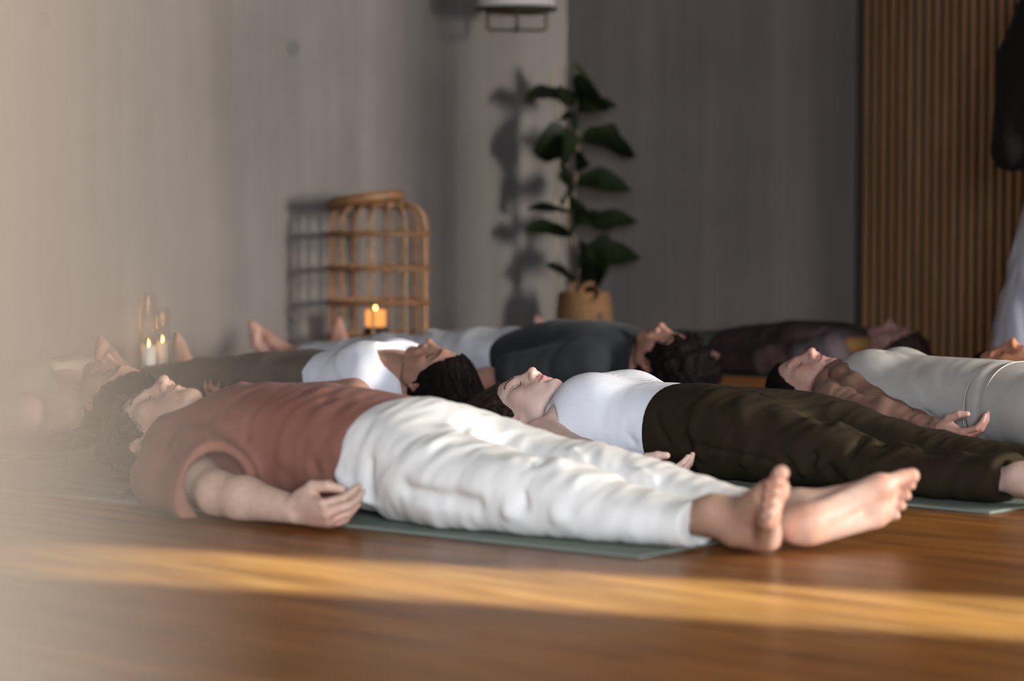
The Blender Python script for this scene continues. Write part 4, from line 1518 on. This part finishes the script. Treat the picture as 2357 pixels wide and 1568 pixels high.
# ---------------------------------------------------------------- person at the left edge, second row
L_O = (-.96424, 6.53965)
l_cfg = dict(
    skin=(.44, .25, .175), head=(.098, 0, .118), hs=1.0, tilt=6, yaw=8, neck_base=(.25, 0, .09), hres=.0036,
    face=dict(nose=1.05, brow=(.05, .03, .02), lips=(.30, .13, .11)),
    torso=[(.22, 0, .09, .08, .055), (.27, 0, .10, .155, .08), (.36, 0, .102, .158, .098), (.50, 0, .10, .14, .095), (.62, 0, .10, .15, .095), (.75, 0, .10, .15, .09)],
    armR=dict(j=[(.27, -.172, .08), (.49, -.24, .06), (.69, -.26, .045)], r=.040, hx=(.98, 0, .05), hz=(0, -.42, -.9), hs=.9),
    armL=dict(j=[(.255, .175, .085), (.48, .235, .06), (.68, .25, .048)], r=.044, hx=(.98, 0, .15), hz=(0, .42, -.9), hs=.9),
    legR=dict(j=[(.74, -.085, .095), (1.08, -.12, .08), (1.42, -.15, .062)], phi=24, psi=24, fs=.95),
    legL=dict(j=[(.74, .085, .095), (1.08, .10, .08), (1.42, .11, .062)], phi=24, psi=22, fs=.95))
lp, lp_i = person('dark-haired person with bare shoulder lying behind the foreground man\'s head', L_O, 140, l_cfg,
    dict(mat=MATS['hair_black'], t=.010, amp=.004, strands=400, length=.12, sr=.0010, mess=.12, lift=.003, res=.005, flow=(-.4, .2, -.85),
         local=[('+', ell((.05, .02, .065), (.10, .095, .058)), .03), ('+', ell((.06, .10, .030), (.12, .13, .020)), .04)]))
build_garment('camisole', [
    ('+', loft([(.235, 0, .105, .10, .072), (.28, 0, .108, .155, .092), (.36, 0, .108, .168, .108), (.50, 0, .104, .15, .103), (.64, 0, .10, .155, .098)], p=2.2, round_end=.015), .01),
    ('+', ell((.345, -.072, .158), (.085, .07, .058)), .04), ('+', ell((.345, .072, .158), (.085, .07, .058)), .04),
    ('-', ell((.225, .0, .185), (.085, .085, .095)), .008),
    ('-', cap((.12, 0, .12), (.21, 0, .11), .06, .075), .006),
    ('-', ell((.255, .215, .08), (.085, .085, .10)), .006), ('-', ell((.255, -.215, .08), (.085, .085, .10)), .006)],
    (.2, -.22, -.01), (.67, .22, .26), .006, MATS['sand_jersey'], lp, lambda x, y, z: wrinkle(x, y, z, .004, 10, 8, 8, 71.0, .6))
build_garment('leggings', [
    ('+', loft([(.60, 0, .10, .16, .10), (.70, 0, .10, .172, .10), (.82, 0, .095, .165, .09)], p=2.3, round_end=.012), .01),
    ('+', cap((.75, -.09, .092), (1.08, -.12, .078), .09, .07), .03), ('+', cap((1.08, -.12, .078), (1.38, -.15, .062), .07, .05), .03),
    ('+', cap((.75, .09, .092), (1.08, .10, .078), .09, .07), .03), ('+', cap((1.08, .10, .078), (1.38, .11, .062), .07, .05), .03)],
    (.57, -.24, -.01), (1.44, .22, .23), .009, MATS['taupe_cloth'], lp)

# ---------------------------------------------------------------- person at the right edge, first row
R_O = (1.40424, 7.63035)
r_cfg = dict(
    skin=(.40, .18, .10), head=(.115, 0, .105), hs=1.0, tilt=5, yaw=-4, neck_base=(.27, 0, .085), hres=.0036,
    face=dict(nose=1.05, brow=(.03, .02, .015), lips=(.30, .10, .08)),
    torso=[(.24, 0, .09, .08, .055), (.29, 0, .10, .155, .08), (.40, 0, .10, .155, .098), (.55, 0, .098, .14, .09), (.70, 0, .095, .15, .09), (.80, 0, .09, .15, .08)],
    armR=dict(j=[(.29, -.172, .08), (.50, -.24, .06), (.70, -.26, .045)], r=.040, hx=(.98, 0, .05), hz=(0, -.42, -.9), hs=.9),
    armL=dict(j=[(.29, .172, .08), (.50, .24, .06), (.70, .26, .045)], r=.040, hx=(.98, 0, .05), hz=(0, .42, -.9), hs=.9),
    legR=dict(j=[(.78, -.085, .095), (1.12, -.11, .08), (1.46, -.12, .062)], phi=24, psi=40, fs=.95),
    legL=dict(j=[(.78, .085, .095), (1.12, .11, .08), (1.46, .12, .062)], phi=24, psi=40, fs=.95))
rp, rp_i = person('person whose warm brown face shows at the right edge, lying before the standing figure', R_O, -40, r_cfg,
    dict(mat=MATS['hair_black'], t=.008, amp=.004, strands=200, length=.08, sr=.0012, mess=.3, lift=.004, res=.006,
         local=[('+', ell((.05, -.01, .055), (.09, .09, .05)), .03)]))
build_garment('top', [
    ('+', loft([(.225, 0, .10, .09, .065), (.28, 0, .105, .160, .092), (.36, 0, .106, .170, .108), (.52, 0, .102, .155, .10), (.70, 0, .098, .160, .096)], p=2.2, round_end=.02), .01),
    ('+', cap((.28, -.16, .09), (.46, -.235, .065), .064, .056), .03), ('+', cap((.28, .16, .09), (.46, .235, .065), .064, .056), .03),
    ('-', cap((.12, 0, .11), (.25, 0, .10), .058, .07), .006)],
    (.2, -.33, -.01), (.73, .33, .25), .009, MATS['taupe_cloth'], rp)
build_garment('leggings', [
    ('+', loft([(.66, 0, .098, .165, .096), (.76, 0, .098, .172, .096), (.86, 0, .095, .165, .088)], p=2.3, round_end=.012), .01),
    ('+', cap((.80, -.09, .092), (1.12, -.11, .078), .09, .07), .03), ('+', cap((1.12, -.11, .078), (1.42, -.12, .062), .07, .05), .03),
    ('+', cap((.80, .09, .092), (1.12, .11, .078), .09, .07), .03), ('+', cap((1.12, .11, .078), (1.42, .12, .062), .07, .05), .03)],
    (.63, -.24, -.01), (1.48, .24, .23), .009, MATS['charcoal_jersey'], rp)

# ---------------------------------------------------------------- standing person at the right edge
# built in the same frame (x from the crown to the soles, z to the front), then stood upright
s_cfg = dict(
    standing=True, skin=(.36, .20, .14), head=(.13, 0, .02), hs=1.0, neck_base=(.30, 0, -.01), hres=.006, z0=-1,
    face=dict(brow=(.03, .02, .015)),
    torso=[(.29, 0, 0, .09, .06), (.35, 0, 0, .17, .09), (.48, 0, .01, .165, .105), (.65, 0, 0, .14, .09), (.82, 0, 0, .165, .10), (.92, 0, 0, .15, .09)],
    armR=dict(j=[(.36, -.18, 0), (.60, -.25, -.02), (.77, -.265, .03)], r=.042, hx=(.97, .0, .02), hz=(0, -1, .1), hs=.62),
    armL=dict(j=[(.36, .18, 0), (.60, .25, -.02), (.77, .265, .03)], r=.042, hx=(.97, .0, .02), hz=(0, 1, .1), hs=.62),
    legR=dict(j=[(.90, -.09, 0), (1.27, -.10, .01), (1.64, -.11, -.01)], phi=0, psi=8, fs=.98, r=.078),
    legL=dict(j=[(.90, .09, 0), (1.27, .10, .01), (1.64, .11, -.01)], phi=0, psi=8, fs=.98, r=.078))
st = thing('person', 'standing person in black jacket and wide grey trousers at the right edge', 'person', (1.985, 8.62, 1.725), 0)
fx_, fy_ = -.55, -.83                         # facing the room
st.rotation_euler = Matrix(((0, -fy_, fx_), (0, fx_, fy_), (-1, 0, 0))).to_euler()
b, st_i = build_body(s_cfg, st)
build_hair(s_cfg, st, st_i, dict(mat=MATS['hair_black'], t=.012, amp=.004, res=.007, z0=-.5))
build_garment('jacket', [
    ('+', loft([(.27, 0, 0, .09, .07), (.32, 0, 0, .15, .10), (.38, 0, 0, .20, .125), (.50, 0, .01, .205, .140), (.68, 0, .005, .20, .135), (.86, 0, .0, .21, .14)], p=2.3, round_end=.02), .01),
    ('+', cap((.36, -.17, 0), (.60, -.262, -.02), .082, .090), .04), ('+', cap((.60, -.262, -.02), (.91, -.272, .03), .088, .082), .04),
    ('+', cap((.36, .17, 0), (.60, .262, -.02), .082, .090), .04), ('+', cap((.60, .262, -.02), (.91, .272, .03), .088, .082), .04),
    ('*', plane((1, 0, 0), .985), .02),
    ('-', cap((.18, 0, 0), (.29, 0, .01), .062, .07), .01)],
    (.22, -.40, -.20), (1.02, .40, .20), .009, MATS['black_cotton'], st, lambda x, y, z: wrinkle(x, y, z, .008, 8, 6, 6, 81.0, .7), z0=None)
build_garment('wide_trousers', [
    ('+', loft([(.78, 0, 0, .165, .115), (.90, 0, 0, .180, .125), (.98, 0, 0, .175, .12)], p=2.3, round_end=.02), .01),
    ('+', cap((.90, -.09, 0), (1.67, -.170, .0), .105, .200, flat=.85), .03), ('+', cap((.90, .09, 0), (1.67, .170, .0), .105, .200, flat=.85), .03),
    ('*', plane((1, 0, 0), 1.675), .006)],
    (.74, -.42, -.24), (1.70, .42, .24), .009, MATS['grey_wide_cloth'], st, lambda x, y, z: wrinkle(x, y, z, .016, 2.0, 13, 13, 83.0, .4), z0=None)

# ---------------------------------------------------------------- mats, blanket
def wl(O, ang, x, y):
    a = math.radians(ang)
    return (O[0] + x * math.cos(a) - y * math.sin(a), O[1] + x * math.sin(a) + y * math.cos(a))
yoga_mat(wl(MAN_O, -35.5, 1.553, -.252), 38.0, 'green-grey yoga mat under the foreground man in cream trousers', MATS['mat_green'], 1.80, .62)
yoga_mat(wl(W2_O, -40, 1.52, -.245), 43.0, 'green-grey yoga mat under the woman in olive trousers', MATS['mat_green'], 1.75, .60)
yoga_mat(wl(W4_O, -40, 1.50, -.22), 40.0, 'dark yoga mat under the woman in the brown cardigan', MATS['mat_dark'], 1.88, .60)
yoga_mat(wl(W1_O, 140, -.12, .28), 40.0, 'dark yoga mat under the long-haired woman in white', MATS['mat_dark'], 1.72, .56)
yoga_mat(wl(T_O, 139, -.40, .30), 41.0, 'dark yoga mat under the man in the charcoal t-shirt', MATS['mat_dark'], 2.08, .60)
yoga_mat(wl(P_O, 139, -.08, .28), 41.0, 'dark yoga mat under the person in plum wool', MATS['mat_dark'], 1.72, .56)
yoga_mat(wl(L_O, 140, -.02, .30), 40.0, 'dark yoga mat under the person at the left edge', MATS['mat_dark'], 1.72, .58)
yoga_mat(wl(R_O, -40, 1.58, -.28), 40.0, 'dark yoga mat under the person at the right edge', MATS['mat_dark'], 1.65, .56)

fabric('blanket_grey', (.040, .047, .038), weave=300, bump=.6, var=.12)
def rbox(lo, hi, r):
    lo, hi = A3(lo), A3(hi)
    c, h = (lo + hi) / 2, (hi - lo) / 2 - r
    def f(x, y, z):
        qx, qy, qz = np.abs(x - c[0]) - h[0], np.abs(y - c[1]) - h[1], np.abs(z - c[2]) - h[2]
        return np.sqrt(np.maximum(qx, 0) ** 2 + np.maximum(qy, 0) ** 2 + np.maximum(qz, 0) ** 2) + np.minimum(np.maximum(qx, np.maximum(qy, qz)), 0) - r
    return Prim(f, lo, hi)
bl_o = wl(MAN_O, -35.5, 0, 0)
BV = Vol(axis(-.30, .34, .006), axis(-.28, .30, .006), axis(-.01, .10, .004))
for i, (z0_, z1_, x0_, x1_, y0_) in enumerate(((.007, .022, -.25, .235, -.20), (.021, .036, -.23, .20, -.19), (.035, .050, -.24, .02, -.185), (.049, .063, -.22, .0, -.17))):
    BV.op('+', rbox((x0_, y0_, z0_), (x1_, .22, z1_), .0072), .001)
BV.displace(lambda x, y, z: .008 * pnoise(x * 6, y * 6, z * 10 + 3) + .003 * pnoise(x * 20, y * 20, z * 30), .03)
BV.op('*', plane((0, 0, -1), -.0085), .004)
# the hollow pressed by the head and shoulders
BV.op('-', ell((.075, -.01, .085), (.110, .108, .076)), .004)
BV.op('-', ell((.150, 0, .127), (.150, .125, .118)), .004)
BV.op('-', ell((.115, 0, .110), (.11, .095, .106)), .004)
BV.op('-', rbox((.19, -.30, .0), (.60, .30, .30), .02), .006)
BV.op('-', rbox((-.03, -.125, .026), (.60, .125, .30), .006), .004)
v, f = BV.mesh()
bo = link_mesh('folded_blanket', v, f, MATS['blanket_grey'])
bo.location = (bl_o[0], bl_o[1], 0)
bo.rotation_euler = (0, 0, -math.radians(33))
tag(bo, 'folded grey-green blanket under the foreground man\'s head', 'blanket')

# ---------------------------------------------------------------- rattan lantern and candles by the left wall
plain('rattan', (.155, .072, .026), .6, noise=.35, scale=40)
plain('rattan_light', (.235, .128, .054), .6, noise=.3, scale=40)
thin_glass('clear_glass')
plain('candle_wax', (.85, .78, .66), .5)
FLAME = emission_material('flame', (1.0, .42, .10), 30.0)
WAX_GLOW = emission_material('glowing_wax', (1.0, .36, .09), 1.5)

def pix_floor(px, Y):
    """point on the floor in the direction of image column px at depth Y"""
    return Vector(((px - IMG_W / 2) / F_PX * Y, Y, 0))
lan = pix_floor(872, 9.97)
lantern = thing('rattan_lantern', 'tall round open rattan lantern standing by the concrete wall', 'lantern', lan)
RL = .192
def ring(R, z, r, mat, name, n=48):
    return MB().tube([(R * math.cos(2 * math.pi * i / n), R * math.sin(2 * math.pi * i / n), z) for i in range(n)], r, 8, closed=True).build(name, mat, lantern)
def prof(t):
    """radius and height along an upright, bending in at the shoulder"""
    if t < .82:
        return RL, .015 + t / .82 * .535
    a = (t - .82) / .18 * math.pi / 2
    return RL - .075 * (1 - math.cos(a)), .55 + .075 * math.sin(a)
for i in range(18):
    a = 2 * math.pi * (i + .3) / 18
    pts = []
    for k in range(22):
        R, z = prof(k / 21)
        pts.append((R * math.cos(a), R * math.sin(a), z))
    MB().tube(pts, .006, 6).build('upright', MATS['rattan_light'] if i % 2 else MATS['rattan'], lantern)
for z, r in ((.012, .012), (.105, .009), (.24, .009), (.375, .009), (.51, .009)):
    ring(RL + .006, z, r, MATS['rattan'], 'hoop')
    ring(RL - .010, z + .004, r * .8, MATS['rattan_light'], 'hoop')
ring(.112, .622, .014, MATS['rattan'], 'top_ring')
MB().lathe([(0, .008), (RL - .01, .008), (RL - .01, .018), (0, .018)], 40).build('base_disc', MATS['rattan'], lantern)
# the lid lies tipped on the opening
lid = MB().lathe([(.0, .0), (.140, .0), (.152, .010), (.152, .032), (.144, .040), (.0, .044)], 40)
lid_o = lid.build('lid', MATS['rattan'], lantern)
lid_o.location = (-.045, -.02, .625)
lid_o.rotation_euler = (math.radians(-2), math.radians(-7), 0)

def candle_glass(name, label, loc, r, h, wax_h, group=None, flame_s=1.0, stand=0.0, wax=None):
    t = thing(name, label, 'candle', loc, 0, group)
    if stand:
        MB().lathe([(0, 0), (r * 1.05, 0), (r * 1.05, stand - .004), (r * .9, stand), (0, stand)], 24).build('stand', MATS['dark_metal'], t)
    g = MB().lathe([(0, stand + .001), (r, stand + .001), (r, stand + h), (r - .003, stand + h), (r - .003, stand + .006), (0, stand + .006)], 28)
    g.build('glass', MATS['clear_glass'], t)
    MB().lathe([(0, stand + .008), (r - .006, stand + .008), (r - .006, stand + wax_h), (r * .5, stand + wax_h - .006), (0, stand + wax_h - .008)], 24).build('wax', wax or MATS['candle_wax'], t)
    fl = MB().lathe([(0, 0), (.004 * flame_s, .004 * flame_s), (.0062 * flame_s, .012 * flame_s), (.0045 * flame_s, .024 * flame_s), (.0018 * flame_s, .036 * flame_s), (0, .042 * flame_s)], 12, (0, 0, stand + wax_h))
    fl.build('flame', FLAME, t)
    d = bpy.data.lights.new('candle_light', 'POINT')
    d.energy = .35
    d.color = (1.0, .5, .18)
    d.shadow_soft_size = .02
    lo = bpy.data.objects.new('candle_light', d)
    COL.objects.link(lo)
    lo.parent = t
    lo.location = (0, 0, stand + wax_h + .05)
    return t
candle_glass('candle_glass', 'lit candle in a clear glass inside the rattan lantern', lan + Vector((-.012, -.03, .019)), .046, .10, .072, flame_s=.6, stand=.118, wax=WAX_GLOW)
cg = pix_floor(352, 9.3)
candle_glass('candle_glass', 'nearer of two lit candles in glass by the wall behind bare feet', cg + Vector((-.018, -.02, 0)), .034, .30, .105, 'candles at the foot of the wall', .55)
candle_glass('candle_glass', 'small flame in the rear glass candle by the wall behind bare feet', cg + Vector((.018, .09, 0)), .030, .24, .115, 'candles at the foot of the wall', .5)

# ---------------------------------------------------------------- fiddle-leaf fig in a woven basket
def leaf_material():
    m = bpy.data.materials.new('fig_leaf')
    nt, N, Lk, b = nodes_of(m)
    tc = N.new('ShaderNodeTexCoord')
    nz = N.new('ShaderNodeTexNoise')
    nz.inputs['Scale'].default_value = 9
    Lk.new(tc.outputs['Object'], nz.inputs['Vector'])
    r = ramp(N, [(.35, (.004, .007, .003)), (.7, (.010, .016, .004))])
    Lk.new(nz.outputs['Fac'], r.inputs['Fac'])
    Lk.new(r.outputs['Color'], b.inputs['Base Color'])
    b.inputs['Roughness'].default_value = .5
    b.inputs['Specular IOR Level'].default_value = .2
    return m
LEAF = leaf_material()
plain('fig_bark', (.085, .060, .040), .8, noise=.3, scale=60)
plain('bamboo', (.40, .30, .17), .6)
plain('basket_weave', (.17, .085, .030), .8, noise=.35, scale=90)
PD = 10.8
pb = pix_floor(1345, PD)
PXM = F_PX / PD
plant = thing('potted_fig', 'dark fiddle-leaf fig in a woven basket standing in the room corner', 'plant', pb)
bk = MB()
prof_b = [(0, .0), (.082, .0), (.098, .02), (.112, .09), (.114, .16), (.105, .22), (.100, .25), (.095, .25), (.098, .20), (.104, .12), (.0, .11)]
bk.lathe(prof_b, 40)
for i in range(11):
    z = .012 + i * .022
    R = float(np.interp(z, [0, .02, .09, .16, .22, .25], [.084, .1, .114, .116, .107, .102]))
    bk.tube([(R * math.cos(2 * math.pi * k / 40), R * math.sin(2 * math.pi * k / 40), z + .004 * (k % 2)) for k in range(40)], .0085, 6, closed=True)
basket = bk.build('basket', MATS['basket_weave'], plant)
for s in (-1, 1):
    pts = []
    for k in range(13):
        a = math.pi * k / 12
        pts.append((s * .02 - .040 * math.cos(a), -s * .098, .235 + .052 * math.sin(a)))
    MB().tube(pts, .009, 8).build('handle', MATS['basket_weave'], basket)
def px2l(px, py, dy=0.0):
    """image point at the plant's depth -> plant coordinates"""
    rx = (px - IMG_W / 2) / F_PX
    a = (py - IMG_H / 2) / F_PX
    ry = math.cos(PITCH) - a * math.sin(PITCH)
    rz = -math.sin(PITCH) - a * math.cos(PITCH)
    k = (PD + dy) / ry
    return Vector((rx * k - pb.x, dy, EYE + rz * k))
trunk = [px2l(1350, 720), px2l(1325, 600), px2l(1315, 520), px2l(1322, 430), px2l(1330, 340), px2l(1325, 270), px2l(1330, 210)]
MB().tube(trunk, [.010, .009, .0085, .008, .007, .006, .005], 8).build('trunk', MATS['fig_bark'], plant)
stk = MB()
stk.tube([px2l(1285, 700, .03), px2l(1276, 150, .03)], .0035, 6)
stk.tube([px2l(1312, 700, .05), px2l(1299, 145, .05)], .0035, 6)
stk.build('support_stakes', MATS['bamboo'], plant)
def leaf_geo(mb, base, tip, width, droop, twist, rs):
    base, tip = Vector(base), Vector(tip)
    d = tip - base
    L = d.length
    t = d.normalized()
    side = t.cross(Vector((0, 0, 1)))
    if side.length < .1:
        side = Vector((1, 0, 0))
    side.normalize()
    up = side.cross(t)
    side, up = side * math.cos(twist) + up * math.sin(twist), up * math.cos(twist) - side * math.sin(twist)
    n, m = 11, 6
    b0 = len(mb.v)
    for lay in (0, 1):
        for i in range(n):
            s = i / (n - 1)
            w = 1.32 * width * max(.06, math.sin(math.pi * min(1.0, .04 + s * .97)) ** .5 * (.72 + .38 * math.exp(-((s - .70) / .25) ** 2)))
            c = base + d * s + Vector((0, 0, 1)) * (droop * (s - s * s * 1.6))
            for j in range(m):
                q = j / (m - 1) * 2 - 1
                wav = .10 * width * math.sin(s * 9 + q * 2 + base.x * 40) * abs(q)
                p = c + side * (w * q) + up * (.22 * w * q * q + wav - lay * .0016)
                mb.v.append(tuple(p))
    o = n * m
    for i in range(n - 1):
        for j in range(m - 1):
            a = b0 + i * m + j
            mb.f.append((a, a + 1, a + m + 1, a + m))
            mb.f.append((a + o, a + o + m, a + o + m + 1, a + o + 1))
LEAVES = [  # base pixel, tip pixel, depth shift of the tip, half width (m), twist
    ((1320, 225), (1210, 212), -.05, .045, .15), ((1330, 215), (1365, 180), .05, .085, 1.35), ((1330, 250), (1372, 195), -.10, .080, 1.2), ((1335, 235), (1420, 238), .02, .022, .2),
    ((1325, 235), (1255, 208), .08, .040, .1), ((1325, 240), (1290, 225), -.10, .045, .6), ((1320, 270), (1280, 276), -.06, .030, .4), ((1328, 300), (1330, 250), -.08, .045, 1.3),
    ((1335, 330), (1225, 335), -.06, .072, 1.0), ((1325, 345), (1245, 350), .06, .060, .9), ((1330, 335), (1290, 362), -.10, .062, 1.2), ((1340, 320), (1465, 352), -.03, .050, .15), ((1345, 305), (1430, 318), .07, .050, .4),
    ((1325, 395), (1345, 350), -.08, .035, 1.2), ((1322, 430), (1285, 395), -.08, .055, 1.0), ((1325, 425), (1455, 430), -.02, .048, .15), ((1330, 415), (1435, 405), .08, .045, .3), ((1322, 440), (1300, 440), -.12, .050, 1.2),
    ((1318, 492), (1210, 472), .04, .026, .1), ((1318, 545), (1212, 515), -.03, .045, .35), ((1318, 510), (1350, 470), -.06, .060, 1.2), ((1320, 515), (1470, 503), -.02, .048, .2), ((1322, 505), (1410, 520), .06, .055, .6), ((1318, 540), (1330, 500), -.10, .055, 1.2),
    ((1330, 600), (1475, 585), -.03, .062, .5), ((1335, 590), (1420, 560), .05, .062, .7), ((1335, 640), (1400, 600), -.08, .085, 1.2), ((1340, 660), (1380, 660), -.11, .080, 1.3), ((1330, 620), (1350, 570), -.10, .065, 1.2),
    ((1325, 650), (1255, 598), .03, .022, .3), ((1340, 640), (1375, 680), -.10, .060, 1.2)]
mb = MB()
rs = random.Random(4)
for (b0, t0, dy, w, tw) in LEAVES:
    leaf_geo(mb, px2l(*b0), px2l(t0[0], t0[1], dy), w, .030, max(tw, .62) * (1 if rs.random() < .5 else -1), rs)
mb.build('foliage', LEAF, plant)
MB().lathe([(0, .205), (.096, .20)], 24).build('soil', MATS['fig_bark'], plant)

# ---------------------------------------------------------------- pendant lamp hanging near the corner
plain('white_enamel', (.55, .52, .50), .35)
plain('bronze', (.075, .055, .035), .45, .6)
LD = 10.5
lp_ = pix_floor(1190, LD)
def zpix(py, Y):
    a = (py - IMG_H / 2) / F_PX
    return EYE + Y * (-math.sin(PITCH) - a * math.cos(PITCH)) / (math.cos(PITCH) - a * math.sin(PITCH))
zr = zpix(24, LD)
lamp = thing('pendant_lamp', 'white enamel pendant lamp with dark rim and wire guard, cut by the top edge', 'lamp', (lp_.x, LD, zr))
MB().lathe([(.160, .012), (.158, .030), (.140, .075), (.090, .130), (.045, .165), (.040, .22), (0, .225)], 48).build('shade', MATS['white_enamel'], lamp)
MB().tube([(.165 * math.cos(2 * math.pi * k / 48), .165 * math.sin(2 * math.pi * k / 48), .006) for k in range(48)], .006, 8, closed=True).build('rim', MATS['dark_metal'], lamp)
gd = MB()
for a in (0, math.pi / 2):
    pts = []
    for k in range(25):
        s = k / 24 * 2 - 1
        x = .122 * (1 if s > 0 else -1) * min(1, abs(s) * 1.0) if False else .122 * max(-1, min(1, s * 1.35))
        z = -.085 * (1 - max(0, (abs(s) - .62) / .38) ** 2.2) + .004
        pts.append((x * math.cos(a), x * math.sin(a), z))
    gd.tube(pts, .0065, 8)
gd.tube([(.122 * math.cos(2 * math.pi * k / 40), .122 * math.sin(2 * math.pi * k / 40), -.006) for k in range(40)], .006, 8, closed=True)
gd.build('wire_guard', MATS['bronze'], lamp)
MB().tube([(0, 0, .22), (0, 0, CEIL - zr)], .004, 8).build('cord', MATS['black_felt'], lamp)

# ---------------------------------------------------------------- slim plastered post close to the camera
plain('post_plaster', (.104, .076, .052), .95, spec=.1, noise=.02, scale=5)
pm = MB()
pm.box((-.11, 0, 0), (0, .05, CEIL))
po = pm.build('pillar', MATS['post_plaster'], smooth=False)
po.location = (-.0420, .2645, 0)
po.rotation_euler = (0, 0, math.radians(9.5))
bv = po.modifiers.new('edge', 'BEVEL')
bv.width = .004
bv.segments = 2
tag(po, 'slim pale beige plastered post, very close and blurred at the left edge', 'pillar')
